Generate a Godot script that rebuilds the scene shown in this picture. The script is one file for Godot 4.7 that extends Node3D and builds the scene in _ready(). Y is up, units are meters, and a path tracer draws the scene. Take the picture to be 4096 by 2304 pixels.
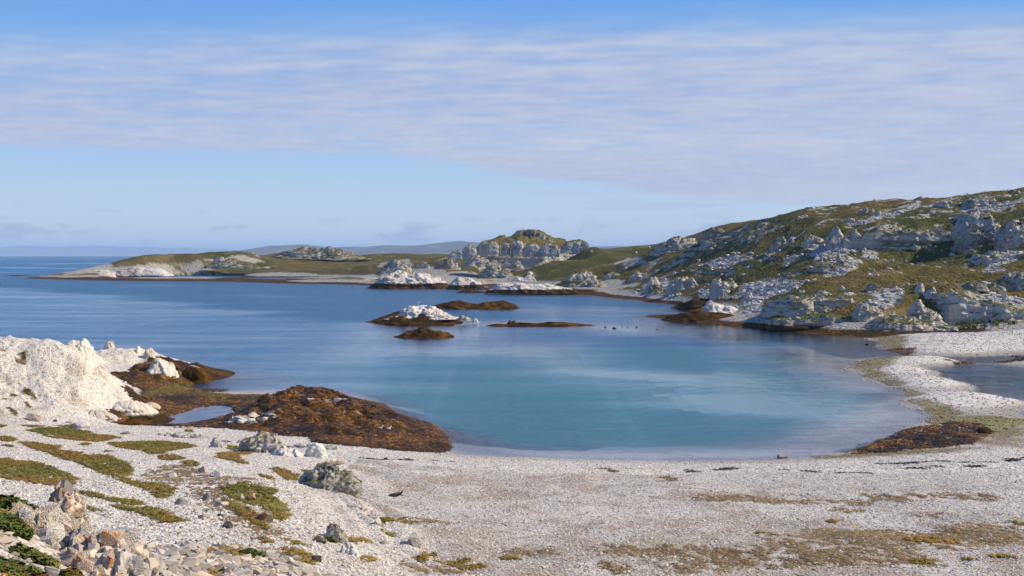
extends Node3D
# A white dolomite shore in the far north: gravel beaches round a clear bay, weed-covered rocks at low tide, a tundra hill with pale crags.
# Metres, y up, the sea lies at y = 0. The viewer stands on a rise above the beach and looks along -z.

var rng := RandomNumberGenerator.new()
var noise_a := FastNoiseLite.new()   # broad
var noise_b := FastNoiseLite.new()   # fine
var noise_c := FastNoiseLite.new()   # cells, for broken rock
var noise_r := FastNoiseLite.new()   # ridged
var noise_v := FastNoiseLite.new()   # one value for each cell, for blocks and beds
var M := {}                           # materials by name
var names := {}

# bare shape of the land: a smooth surface through surveyed spots [x, z, weight], and its plane
const SURVEY := [-6.28, -110.68, -37.3891142, 1.29, -108.20, 13.4304008, 10.98, -106.09, -13.2368313, 18.55, -106.35, 2.1554743, 26.25, -107.01, -7.78269078, 31.21, -108.91, -3.3410391, 37.36, -114.02, -25.8027198, 43.31, -122.01, -18.0328042, 48.89, -130.23, -3.4355601, 52.83, -139.39, -12.7565257, 56.07, -154.73, -54.046843, 57.58, -167.50, -70.3110128, 59.23, -182.94, -49.4291464, 62.25, -198.31, -38.414105, 69.69, -211.76, -14.8295046, 79.72, -229.55, -50.5902847, 84.24, -249.17, -22.6357823, 85.10, -264.21, -9.11380139, 9.70, -93.70, 4.97687562, -1.05, -95.35, 13.8302447, 22.57, -93.70, 9.97168074, 36.05, -95.30, 1.88437939, 47.20, -98.10, -5.55566591, 41.11, -108.75, 15.3120858, 49.79, -117.53, 22.60901, 54.56, -113.46, -13.3061686, 8.24, -79.59, -4.69651953, 22.96, -80.03, -6.76291606, 38.55, -80.03, 4.31956049, -0.88, -79.59, 24.1053676, 7.14, -68.88, 23.2681607, 19.71, -68.65, 3.55616767, 32.99, -68.42, 1.37801339, -3.87, -68.09, 76.8922167, 5.82, -56.11, 32.3792188, 16.33, -56.77, -6.53761195, 28.23, -57.11, 2.34580149, -2.48, -54.45, -15.869532, -11.17, -99.97, 7.51772057, -16.79, -105.11, 17.7859379, -25.43, -111.40, 6.29993761, -33.55, -117.56, 24.8259023, -40.15, -121.25, 96.002806, -46.77, -120.46, -11.2031654, -51.15, -117.85, -374.111075, -56.92, -115.90, -217.199586, -19.86, -91.52, 75.9322972, -13.02, -71.23, 257.25905, -11.04, -59.63, 243.738768, -8.55, -49.16, 179.60792, -16.60, -95.66, -59.9042082, -11.25, -79.44, -93.0243493, -8.78, -71.20, -197.790612, -6.83, -62.29, -189.311819, -4.37, -54.72, -138.362536, -19.02, -79.26, 38.3206906, -15.59, -64.91, -39.2936709, -12.46, -51.86, 57.3058355, -29.66, -96.17, -3.88485705, -24.16, -78.27, -36.1166512, -19.78, -64.02, -48.0277544, -16.50, -51.46, -36.7115744, -40.29, -103.74, -7.48511538, -31.14, -80.10, -15.7912943, -24.39, -62.69, -15.9778429, -49.10, -104.81, 27.0666882, -37.72, -80.45, 3.34768369, -30.45, -64.91, 13.4880292, -44.99, -89.46, 8.09944986, -13.78, -48.12, -149.489792, -13.57, -42.00, -95.4742401, -12.03, -42.00, 18.830737, -10.22, -42.50, 208.945811, -8.37, -42.00, 187.966265, -9.90, -36.00, 112.468998, -6.89, -43.00, -291.354225, -10.97, -33.00, -532.587772, -13.93, -38.00, -43.5754147, -11.14, -27.00, 122.632113, -9.46, -25.00, 15.5712782, -11.81, -30.00, 535.147501, -14.12, -31.00, 156.181079, -10.35, -22.00, -59.8750269, -10.83, -29.00, -7.90972114, -9.57, -28.00, -354.575407, 0.00, 0.00, 8.17756091, -15.00, -5.00, -13.3988047, 15.00, -8.00, 14.8615891, 8.00, -22.00, 62.2358864, 30.00, -20.00, -7.81655266, 60.00, -25.00, -14.1868572, -30.00, -15.00, -10.9614437, -45.00, -40.00, -2.84720012, 45.00, -45.00, 8.02017925, 25.00, -35.00, -22.2884222, -61.22, -131.00, 38.2964749, -57.47, -132.00, 42.4607129, -54.05, -134.00, 584.521278, -52.77, -135.00, 101.328892, -50.43, -132.00, 132.309764, -65.66, -128.00, 169.255111, -53.61, -127.00, 33.4779661, -57.68, -127.00, -545.604067, -53.39, -117.49, 491.900029, -49.39, -120.14, 164.484409, -45.81, -123.06, -97.304627, -45.59, -132.25, -432.395181, -49.62, -145.94, 68.1146108, -53.49, -144.68, -391.550057, -57.70, -155.14, -216.73292, -61.69, -168.03, -96.6234342, -58.53, -169.98, -527.054043, -52.89, -164.47, -110.409647, -63.83, -160.00, 303.231664, -66.19, -176.00, -1.31382703, -64.81, -180.00, 118.683553, -59.77, -176.00, 93.1793187, -76.48, -172.00, -54.7595031, -85.29, -170.00, -9.79084141, -54.64, -170.00, 737.452436, -60.57, -196.82, -60.7659493, -71.40, -216.04, 27.8487043, -79.56, -218.12, -12.4871456, -90.37, -220.20, -1.1827924, -105.39, -225.46, 6.03636256, -125.44, -234.07, 10.1677882, -111.33, -279.12, 1.14661426, -49.85, -169.45, -339.990319, -46.79, -162.81, 77.9249957, -49.25, -153.11, 139.310279, -44.64, -156.17, -19.3212199, -39.29, -152.72, 23.1477352, -35.12, -151.42, -8.83782115, -42.46, -139.90, 8.13517095, -39.44, -144.05, 35.0813248, -36.38, -144.96, -48.8121912, -43.28, -147.04, -10.9506188, -32.77, -136.78, -500.700933, -43.84, -134.29, 57.3129976, -35.67, -130.22, 45.2780943, -44.26, -168.77, 32.0011401, -41.98, -175.37, -66.2499805, -33.46, -148.20, 4.12258831, -6.82, -113.28, 10.229316, -8.01, -122.88, -27.2553654, -14.27, -136.34, -116.482923, -10.03, -126.06, -68.8281488, -29.18, -121.77, -112.696007, -19.26, -112.58, -22.568188, -11.32, -110.45, -1.36078494, -29.98, -137.00, 539.138362, -28.31, -138.00, 10.3757248, -23.58, -138.00, -13.9676676, -17.01, -131.00, 87.9491263, -27.95, -129.00, 61.6408445, -21.20, -124.00, -70.6734467, -15.46, -119.00, 1.84799528, -14.12, -124.00, 172.926008, -29.90, -164.03, 3.64130771, -37.43, -172.87, 36.3214281, -22.33, -163.43, 12.4622039, -13.38, -147.08, -0.740890475, -34.16, -199.98, 12.9637937, -1.32, -119.94, -12.6037428, 12.03, -116.29, 16.2102017, 25.66, -117.81, -16.3244239, 33.73, -117.76, 28.8660565, 41.75, -130.23, 15.3097024, 49.47, -149.08, -17.7646032, 51.41, -172.86, 17.8065732, 57.62, -210.01, 6.68779016, 70.04, -245.17, 4.66033463, 70.45, -268.09, 2.3667073, -1.59, -144.99, -15.2221618, 14.85, -143.70, 13.145993, 31.36, -144.10, -5.07891334, -2.01, -183.11, -8.21032966, 23.64, -187.46, 4.5183348, 40.51, -186.28, -10.4808008, 24.65, -238.90, 0.819729809, 46.22, -237.73, 2.38514897, -2.79, -254.48, 2.28289447, -29.67, -237.12, -8.78452149, -59.97, -309.89, -5.07190399, -139.11, -421.26, -0.8356884, -190.45, -407.73, 1.83197958, -32.19, -314.95, 2.40865961, -74.30, -435.64, 0.672514787, 64.10, -151.51, 232.264875, 64.90, -169.98, 188.964704, 67.15, -189.55, 144.657903, 79.63, -205.01, 334.467576, 86.29, -228.94, 77.7860271, 94.07, -257.45, 32.6252291, 103.25, -244.40, 6.41124175, 116.04, -247.92, -6.45389573, 101.54, -277.95, -15.3735145, 97.83, -203.92, 158.434785, 55.38, -146.70, 36.6986278, 72.86, -191.78, -44.0821539, 81.18, -207.74, -210.772632, 90.96, -215.20, 98.7249524, 103.12, -220.63, -39.2312567, 69.83, -174.53, -60.1256467, 67.12, -154.45, -162.834538, 65.88, -140.74, -51.9225709, 64.72, -131.54, -11.2303061, 82.04, -194.02, -70.2780373, 77.03, -194.81, -55.9753237, 85.55, -207.99, -52.8006893, 72.45, -178.02, -25.1484685, 73.46, -166.46, -35.5688748, 93.58, -210.01, -181.279579, 85.71, -183.26, 38.505612, 94.25, -183.26, -34.9180845, 64.09, -124.46, 20.6520875, 105.22, -209.38, -9.78449305, 81.03, -270.75, 0.762622359, 73.07, -283.01, 63.7450727, 65.74, -298.44, 46.8198177, 59.10, -314.52, -31.8067347, 49.48, -340.17, -1.79456797, 44.18, -351.08, 14.0153247, 53.97, -368.81, 24.213331, 64.71, -395.43, 19.4528375, 90.85, -274.35, -105.484293, 81.38, -285.01, -139.4298, 71.93, -299.87, -93.816367, 62.29, -320.67, 55.7485941, 56.63, -339.36, 32.717682, 71.82, -330.95, -63.8058339, 86.61, -280.93, 140.302498, 77.70, -295.82, -246.327834, 56.83, -292.44, 15.4349082, 42.10, -334.51, -25.9770117, 19.20, -334.10, 3.35452192, 44.83, -435.12, 15.2626333, 16.39, -472.95, 0.607080235, 55.49, -411.25, 24.5241527, 62.12, -418.06, -23.5175207, 59.61, -457.32, 20.5356653, 49.39, -501.80, 11.1584284, 31.51, -548.90, 8.13247983, 7.03, -593.46, 36.8157088, -12.76, -636.50, 154.861313, -8.70, -658.81, 3.98612641, -15.00, -671.91, -41.2432508, -37.88, -670.55, -52.19477, -73.48, -720.06, -166.427989, -95.35, -763.93, -228.735446, -120.83, -844.79, -16.3355423, -132.66, -920.26, -1.80149247, -155.10, -910.50, 66.9113098, -223.08, -934.73, 5.03963318, -290.03, -944.79, 8.36366369, -351.37, -965.56, 7.13488403, -411.10, -998.50, -9.98378992, -456.88, -1046.08, 124.506083, -518.06, -1167.94, 12.7500752, -626.44, -1573.99, 0.30210293, -623.59, -1337.09, 0.916252109, -439.48, -1044.09, -119.134294, -296.79, -1044.09, -215.370871, -158.74, -931.65, -99.9465029, -60.18, -758.96, -236.294436, -6.86, -627.22, -165.544079, -155.72, -651.97, -3.12240441, -533.88, -998.20, -6.54366303, 0.33, -713.77, -52.1194196, 26.82, -774.72, -236.143169, -22.86, -678.17, 48.1434302, 27.04, -587.63, 11.1805894, 49.48, -540.26, -11.6305895, 61.51, -489.06, -23.9762745, 70.23, -439.04, -100.202467, 72.10, -394.44, -101.975262, 75.20, -365.78, -71.825836, -96.09, -769.93, 227.628545, -64.41, -710.63, 83.00089, -39.42, -697.93, -15.4872128, -75.67, -741.80, 220.255437, -42.36, -750.12, 128.335475, -17.18, -769.93, 12.072926, -82.30, -725.58, 2.58260982, -45.96, -677.17, 33.9514528, -104.05, -976.73, 15.7570205, -50.54, -895.33, -31.3722503, -23.07, -1034.25, -12.2548278, -67.19, -848.03, -11.4963394, -9.32, -852.58, -73.1742518, 0.38, -835.68, 20.1489333, 19.94, -858.49, -94.7052533, -245.57, -1029.07, 38.2562907, -164.64, -966.60, 31.2299264, -320.07, -1042.80, -183.694301, -358.74, -985.88, -160.286112, -257.52, -1079.31, -9.37271069, -175.02, -1027.68, -8.99569717, -210.47, -1236.13, -155.38461, -262.12, -1098.78, -59.9310839, -176.76, -1298.65, -13.1370967, -297.20, -1090.00, -73.4028042, -330.96, -1040.00, 149.992221, -369.58, -985.00, 124.78305, -399.17, -975.00, -2.2496032, -274.83, -1110.00, 93.6468391, -254.61, -1180.00, -27.5259803, -223.38, -1230.00, 146.474634, -171.48, -1260.00, 43.0700198, -97.42, -1230.00, -1.08607616, -301.12, -1060.00, 263.206961, -342.12, -1010.00, 68.7075041, 26.30, -760.00, 189.394769, 48.75, -850.00, 40.9593021, 82.30, -800.00, -122.090427, 71.00, -690.00, -23.6982682, 45.39, -660.00, 9.93161234, -28.97, -860.00, 125.373351, 51.04, -890.00, -23.5283181, 95.66, -930.00, -14.4110354, 100.50, -800.00, 4.05560288, 31.13, -900.00, 60.9715629, -700.00, -1000.00, 1.38076984, -600.00, -1200.00, -4.57350457, -400.00, -1250.00, -8.35949519, -300.00, -1400.00, 0.697412927, 0.00, -1500.00, 0.16953893, 300.00, -1500.00, -0.492184624, -480.00, -1080.00, -29.0856886, -300.00, -600.00, 0.277879364, -300.00, -300.00, -1.5039676, 86.21, -640.00, 6.55503249, 94.93, -640.00, 56.0352944, 97.71, -560.00, 117.452647, 105.62, -545.00, -28.5006959, 112.59, -520.00, 52.2403188, 122.00, -510.00, 2.85277831, 134.36, -500.00, 31.4998131, 152.12, -495.00, -18.5936662, 172.84, -490.00, -4.54138802, 191.09, -480.00, -9.95975971, 204.01, -460.00, 18.4618731, 217.28, -455.00, 5.98514542, 113.42, -650.00, -22.6808398, 129.93, -600.00, -17.1892931, 158.57, -590.00, 11.5087433, 204.62, -580.00, -5.06224901, 241.74, -545.00, 6.07896675, 257.91, -540.00, -5.46211348, 141.16, -590.00, -17.6836722, 83.11, -560.00, -70.8844547, 79.93, -500.00, 16.2491033, 72.90, -580.00, 41.4277889, 67.46, -590.00, -81.8133204, 99.85, -515.00, -52.2025661, 84.39, -435.00, 76.7560026, 77.65, -400.00, 74.4296492, 85.61, -375.00, 4.25678011, 97.00, -405.00, -32.3617744, 114.89, -480.00, -37.2182084, 90.54, -345.00, 33.4737521, 107.72, -372.00, 62.3208978, 77.93, -325.00, -37.1262991, 74.77, -352.00, 22.7214002, 82.17, -300.00, 339.32576, 91.80, -298.00, 25.9189389, 97.94, -296.00, -103.003065, 109.13, -330.00, 12.1387933, 99.17, -322.00, -4.74043743, 138.39, -368.00, 17.2265347, 122.96, -372.00, -26.0734124, 126.05, -335.00, -61.6893491, 140.56, -398.00, -117.202325, 119.09, -402.00, 30.3624034, 156.28, -392.00, -14.4310823, 144.01, -408.00, 143.006931, 124.37, -420.00, 1.59399184, 157.93, -408.00, -99.8430745, 155.26, -440.00, -46.0270041, 128.11, -450.00, 33.0307348, 161.84, -384.00, -21.6779616, 173.87, -402.00, -43.877823, 167.98, -410.00, 120.198087, 173.36, -372.00, -6.69715568, 182.56, -392.00, 44.563175, 190.79, -430.00, -33.1319385, 177.21, -445.00, 3.24622171, 164.04, -465.00, 12.3296489, 102.59, -290.00, 162.341704, 103.35, -300.00, 152.436339, 109.55, -302.00, -295.288043, 116.31, -300.00, 401.054166, 132.56, -298.00, -3.61690778, 141.83, -296.00, -81.8779398, 143.15, -322.00, 9.5244455, 148.44, -310.00, 32.9528629, 145.47, -345.00, 22.9410252, 163.50, -350.00, -8.29797365, 110.70, -290.37, -327.307441, 120.37, -285.04, 5.23672089, 133.06, -284.40, -16.8537926, 96.79, -273.45, 51.6743192, 132.81, -264.49, 38.085029, 60.00, -800.00, 168.658164, 150.00, -800.00, 23.0441067, 260.00, -760.00, -2.12757301, 350.00, -600.00, -0.798384068, 350.00, -450.00, 1.84298133, 300.00, -380.00, -3.79397158, 260.00, -300.00, 1.72785149, 230.00, -250.00, -2.71488952, 170.00, -230.00, 1.64778177, 150.00, -200.00, 0.751322711, 120.00, -150.00, 6.69980227, 110.00, -100.00, 0.473438264, 100.00, -50.00, 2.27678805, 200.00, -150.00, -0.867361191, 0.00, -1000.00, 7.98372649, 150.00, -1100.00, 1.75029151, -110.00, -110.00, -28.5096508, -110.00, -60.00, 3.67431639, -140.00, -150.00, 22.1908693, -130.00, -200.00, -26.6310321]
const SURVEY_PLANE := [-4.8646178, 0.74130808, 2.3418104]
const GREEN := [[-49.3, -105.3, -47.9, -104.6, -45.2, -99.8, -45, -98, -46.5, -99.2], [-44.4, -94.8, -43.5, -94.5, -42, -92.6, -43, -93.1, -43.9, -93.7], [-39.9, -84.4, -38.9, -84.6, -37.9, -83.1, -36.3, -83.1, -33.4, -80.2, -31.4, -77.3, -28.9, -73.1, -28.9, -72, -28, -69.9, -28.9, -69.2, -30.7, -70.1, -33.1, -72.4, -34.9, -73.7], [-44.5, -98.3, -43.4, -98.6, -41.1, -96.5, -39.7, -96.2, -38.8, -93.1, -36.9, -91.7, -36, -91.5, -35.2, -88.8, -33.1, -89.8, -30.7, -85.6, -29.3, -83.6, -28.1, -80.9, -27.1, -76.9, -27.3, -75.7, -29.3, -78.3, -32, -82.1, -34.8, -85.6, -39, -90.9, -41.8, -94], [-49.6, -111.4, -48.8, -113.8, -46.6, -114.8, -43.6, -112.8, -42.6, -111.1, -42.8, -108.8, -44.7, -107.2, -46.6, -107.8], [-45.7, -106.5, -43.6, -107.5, -42.6, -110.1, -40.5, -110.1, -38.8, -108.5, -39, -106.9, -38.5, -103.7, -38.8, -101.9, -41.1, -103.4, -43.5, -104.3], [-51.5, -114.5, -50.2, -114.8, -48.9, -114.5, -49.6, -113.5, -50.6, -113.5], [-48.2, -116.2, -47.5, -117.3, -47.2, -118.3, -47.1, -119.4, -46.5, -118.3, -46.4, -115.9, -47.1, -114.8], [-37.8, -101.9, -36.6, -103.1, -35.5, -105.6, -33.5, -105.6, -31.3, -104.6, -29.3, -101.6, -29.2, -98.6, -29.6, -95.9, -29.2, -90.6, -30.5, -91.5, -32.7, -95.4, -34.7, -97.7, -36.3, -99.2], [-29, -89.6, -28.2, -90.4, -26.6, -88.5, -26.3, -87.2, -27.2, -86.4, -28.2, -87.4], [-26.2, -86.4, -25.3, -86.4, -24.3, -85.1, -24.3, -83.6, -25.4, -84.1], [-27.8, -75.5, -27, -75.3, -25.2, -72.6, -23.7, -71.6, -22.4, -70.1, -21.1, -68, -20.9, -67, -20.7, -65, -21.5, -65.6, -23.1, -68.2, -25, -70.9], [-26.7, -66.4, -25.8, -66.2, -24.2, -64.4, -23, -64, -21.9, -63.5, -20.5, -61.2, -20.6, -60, -22.3, -61.8, -24.3, -63.7], [-26.1, -63.1, -25.4, -62.9, -24.5, -61.6, -24.8, -61.4], [-22.8, -61.2, -21.3, -59.8, -19.6, -58.4, -18.3, -57.2, -16.4, -54.3, -15.9, -53.4, -16.5, -52.9, -17.8, -54.2, -19.2, -56, -21, -58.4], [-23.9, -60.1, -23, -59.4, -21.3, -56.8, -21.7, -56.8, -22.8, -58.4], [-25.2, -93.1, -25.4, -97.1, -24, -100.1, -23.1, -96.5, -23.2, -92.3, -22.1, -89, -20.9, -86.9, -21.7, -87.2, -23.3, -88.2], [-27.7, -104.6, -26.8, -104.3, -25.3, -102.5, -25.4, -100.4, -26.4, -100.4], [-54, -114.5, -52.1, -113.1, -52.2, -112.1, -52.9, -112.1], [-39.5, -99.8, -38.7, -100.1, -38, -98.3, -38.7, -98], [-35.1, -117.3, -34.4, -118, -34, -116.2, -34.6, -115.9], [-35, -93.4, -34.3, -93.7, -33.9, -92.3, -34.4, -92], [-18.5, -69, -17.5, -70.5, -16.1, -69.4, -15, -69, -14.6, -68.6, -14.5, -67, -13.7, -65.6, -11.9, -57.9, -11.7, -55.8, -12.3, -56.1, -13.4, -58.7, -15.6, -63.5, -17.3, -66], [-17.7, -65, -16.8, -64.2, -14.5, -59.1, -13.1, -56.1, -12.1, -54.2, -11.8, -52.9, -12.5, -53.8, -13.6, -55.1, -15.2, -58.4], [-19, -85.6, -18.1, -85.9, -16.5, -84.4, -16, -81.4, -16.4, -79.9, -17.7, -82.9], [-16.8, -87.2, -15.8, -87.2, -15.2, -84.1, -14.9, -78.5, -15.6, -80.2, -15.9, -84.4], [-18.8, -81.1, -17.6, -80.2, -17.1, -78.3, -18, -79], [-15.2, -85.9, -14.9, -88.2, -14.4, -89.8, -14.3, -88.8, -14.8, -85.4], [-25.8, -95.4, -24.6, -94.2, -22.7, -90.1, -20.5, -85.6, -21.1, -85.9, -22.5, -87.4, -24.2, -89, -24.2, -90.6], [-24.4, -96.5, -23.9, -101.3, -23.6, -107.2, -23.1, -105.6, -23.1, -98.9, -23.4, -93.7], [-9.8, -56.5, -9.4, -57.2, -8.7, -58, -8.1, -60.7, -7.9, -59.6, -8.5, -57.3, -9.1, -56.5], [-8.7, -68.2, -7.9, -69.6, -7.3, -69.9, -6.5, -70.3, -7.2, -68.6, -8.1, -67.8], [-7.8, -65.4, -7.2, -66, -7, -65.4, -7.6, -64.4], [-10, -47.6, -9.4, -47.9, -8.7, -46.8, -8.4, -45.1, -8.7, -44.5, -9.3, -45.5], [-12.2, -42.6, -12.5, -46.6, -10.8, -45, -10, -41.9, -9.7, -39.8, -10.1, -39.4, -10.7, -40.2, -11.2, -39.9], [-10.8, -37.8, -10.3, -37.8, -9.6, -37, -10.3, -35.8], [-12.2, -50.6, -11.4, -49.8, -10.4, -47.8, -10.8, -47.9, -11.7, -49.7], [-7.2, -51.9, -6.8, -54.5, -6.6, -51.6, -6.9, -49.8], [-5.5, -60.1, -4.9, -61.4, -4.8, -59.6, -5.4, -59.1], [-11.3, -51.6, -10.5, -51, -9.5, -49.7, -9.4, -48.8, -10.2, -49.7], [24.1, -67, 26, -67.8, 27.5, -67, 27, -65.8, 24.6, -65.6, 23.8, -66.2], [27.7, -69.6, 28.6, -69.4, 28.3, -68.8, 27.6, -69], [32.9, -72, 34.2, -71.8, 33.9, -71.1, 32.7, -71.3], [27.5, -62.7, 29.1, -62.7, 28.8, -62.2, 27.4, -62.2], [22, -62, 23.7, -62, 23.9, -61.1, 22.4, -60.9], [25.6, -62.3, 26.6, -62.3, 26.3, -61.8, 25.4, -61.8], [25.7, -65, 26.1, -64.8, 25.7, -64, 25.4, -64.2], [21.1, -72.6, 21.7, -72.6, 21.4, -71.8, 20.9, -71.8], [9.6, -60.9, 10.2, -60.9, 10.1, -60.5, 9.6, -60.5], [15.3, -58.9, 15.8, -58.9, 15.7, -58.4, 15.2, -58.4], [15.4, -68.4, 15.8, -68.2, 15.7, -67.8, 15.3, -67.8], [8.3, -96.2, 9.2, -95.7, 9.1, -94.8, 8.3, -94.8], [-4.4, -60.7, -2.3, -61.8, -2.3, -61.1, -4.3, -59.4], [-3.3, -60, -1.3, -60.7, -1.6, -60, -3.1, -59.3], [-5.7, -62, -4.2, -62.9, -4.5, -62.2], [-0.8, -62.5, 0.5, -62.5, 0.2, -61.8, -0.6, -61.8], [-61.2, -131, -60.6, -131.4, -60.2, -131, -60.5, -130.6, -61, -130.6], [-58.7, -130.6, -58.1, -131, -57, -130.6, -57, -130.6, -57.7, -130.6, -58.3, -130.2], [-58.9, -129.8, -58.4, -130.2, -57.6, -129.8, -57.2, -129.4, -57.6, -129.4, -58.5, -129.4], [-56.9, -129, -56.4, -129, -56.6, -129], [-56.4, -128.3, -55.7, -127.9, -55.3, -127.5, -55.5, -127.5, -56, -127.9], [-56.5, -126.4, -55.8, -126.4, -54.2, -124.9, -54.2, -124.5, -55.1, -125.2, -56, -125.6], [-57.6, -125.2, -57, -125.6, -55.9, -124.5, -56.3, -124.5], [-55.6, -123.7, -54.6, -123.4, -53.6, -122.3, -53.8, -121.9, -55, -123], [-56.2, -121.5, -55.3, -121.2, -53.3, -118.3, -53.4, -118, -55.4, -120.5], [-58.1, -124.1, -57.3, -123.7, -56.3, -122.6, -57, -123], [-55.9, -130.2, -55.3, -130.2, -55.2, -129.8], [-55.9, -132.2, -55, -132.2, -54.6, -131.8, -55.2, -131.8], [-17, -34, -13.8, -33.6, -13.4, -31.5, -13.6, -30.3, -17, -29.8], [-14.5, -27.5, -12.4, -27.5, -12, -24, -14.5, -22], [-17, -24, -10.5, -24, -10.5, -20, -17, -20]]
const BROWN := [[11.9, -80.7, 15.2, -81.6, 18.8, -81.1, 22, -80.4, 24.8, -80.9, 29, -82.4, 32.9, -82.9, 36.3, -82.1, 35.5, -80.2, 30.5, -79.7, 26.8, -79.5, 21.7, -78.5, 18.2, -78.5, 14.7, -79], [16.3, -67.6, 18.6, -69, 21.4, -69.6, 25.7, -69.9, 30.4, -71.1, 34.2, -71.8, 31.8, -66.8, 28.2, -65.8, 24.4, -63.7, 21.2, -62.9, 18.8, -61.2, 17.2, -62, 15.7, -63.5, 13.9, -64.2, 15.7, -65.8], [5.2, -64, 7.2, -64.6, 10.1, -64.6, 13.9, -64.2, 17.6, -63.5, 21, -62.2, 23.7, -62, 23.9, -60.9, 20.6, -61.1, 15.9, -60.7, 13.1, -60.5, 10.6, -61.6, 6.9, -61.8, 5.1, -62.5], [8.7, -60, 10.3, -60.3, 12.4, -60.1, 11.1, -59.4, 9.4, -59.3], [4.5, -59.8, 6.7, -60, 7.5, -59.1, 6.5, -58.4, 4.4, -58.4], [27.1, -73.7, 29.6, -74.4, 30.3, -73.5, 28.8, -72.4, 26.9, -72.6], [20.6, -76.9, 23.7, -77.1, 26.9, -76.4, 23.3, -75.7], [17.4, -70.3, 18.1, -70.1, 17.9, -69.6, 17.4, -69.6], [12.3, -90.4, 13.9, -90.6, 13.3, -89.6, 12.5, -89.6], [14.9, -72.4, 15.6, -72.2, 15.4, -72], [-5.9, -79, -4.9, -78.5, -5.6, -77.6], [-8.7, -68.4, -6.4, -71.8, -3.7, -71.1, -3.7, -70.3, -6.7, -69.2], [-3.1, -66, -0.6, -66.6, -0.8, -65.8, -2.9, -65.6], [-1.1, -63.1, 1.1, -63.9, 3.3, -63.1, 5.3, -62.3, 4.8, -61.8, 1.7, -62, -0.8, -62.3], [5.4, -63.9, 8.1, -63.5, 8.7, -62.2, 5.6, -62.7], [-6.2, -55, -4.3, -59.3, -1.3, -60.3, -1.9, -59.1, -5.4, -55.3], [5.3, -59.1, 6.8, -59.3, 7.4, -58.4, 6, -58.2], [-26.7, -79.9, -26.8, -83.1, -25.3, -83.9, -23.8, -82.6, -22.4, -79.5, -20.5, -77.3, -18.3, -76.2, -13.2, -55, -14.3, -56.8, -16.6, -62.3, -18.6, -66.4, -20.3, -68.4, -21.7, -69.2, -24, -73.3, -26.2, -78.3], [-23.5, -59.3, -21.3, -56.8, -18.8, -53.8, -19.1, -53.2, -21.1, -55.3, -22.7, -57.5], [-19.3, -67.4, -17.5, -65.6, -13, -54.5, -11.6, -52.7, -10, -50, -10.1, -49.2, -12.5, -52.4, -15.6, -58.4, -18.3, -63.9], [-11.2, -47.1, -9.8, -46.9, -9.4, -44.6, -10.2, -44.6], [-9.9, -39.7, -9.4, -39.9, -9, -38.5, -9.4, -37.6]]
const KELP := [[-48, -136.2, -53.6, -161, -56.5, -164, -57.3, -165.9, -55.2, -165.9, -55.5, -167.4, -52.3, -171, -54.6, -176.2, -52.9, -176.7, -49.6, -171.5, -49.7, -168.9, -46.9, -162.5, -44.4, -157.2, -39.9, -154.9, -35.2, -154, -33.9, -150.3, -29.3, -132.2, -23.6, -129.8, -19.4, -131.4, -17.2, -140.7, -14.1, -127.1, -11.3, -124.5, -9.2, -124.5, -8, -123.4, -6.6, -113.5, -7.4, -109.8, -10.6, -109.1, -16.2, -109.5, -19.3, -110.4, -20.7, -114.1, -23.7, -115.5, -27.8, -119.7, -31.4, -121.9, -35.4, -121.5, -39.4, -121.9, -45.7, -124.5, -47, -126.4, -46.8, -129.8, -46.1, -134.2, -46, -135.4, -47.4, -135.4], [33.3, -108.2, 37.8, -114.5, 44.2, -123.4, 47.4, -126.4, 52.8, -129.4, 54.6, -127.1, 51.9, -119, 47.2, -111.8, 42.4, -109.5, 37.4, -108.5], [74.1, -225.9, 80.4, -232, 83.3, -225.9, 81.6, -221.2, 76.2, -217.2, 71.6, -217.2], [80.6, -199.2, 90.9, -212.1, 103.2, -217.9, 94.4, -199.2, 87.1, -203.4, 80.6, -198], [-60, -164, -58, -180, -50, -190, -40, -188, -38, -170, -44, -158, -51, -157, -54, -160], [-33, -128, -35, -136, -33, -143, -28, -147, -18, -148, -6, -143, 4, -135, 12, -125, 8, -115, -10, -118, -25, -122]]
const ALGAE := [[62.1, -198.6, 71.5, -213.4, 78.2, -218.6, 64.5, -187.6, 62.6, -185.9, 58.9, -164.5, 56, -145, 54.6, -133.8, 58.2, -133.4, 62.7, -132.2, 51.7, -108.8, 47.8, -109.5, 52.2, -127.9, 49.2, -130.6, 53.1, -139.5, 54.8, -147.2, 57.6, -167.4, 58.5, -180.4], [90.1, -276, 95, -271.1, 90.7, -250.8, 80.5, -225.2, 78.1, -227.2, 83.1, -247.1], [30.2, -107.5, 36.5, -110.4, 44, -109.8, 48.6, -109.5, 46, -107.2, 38.1, -106.2, 31.8, -105.3]]
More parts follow.
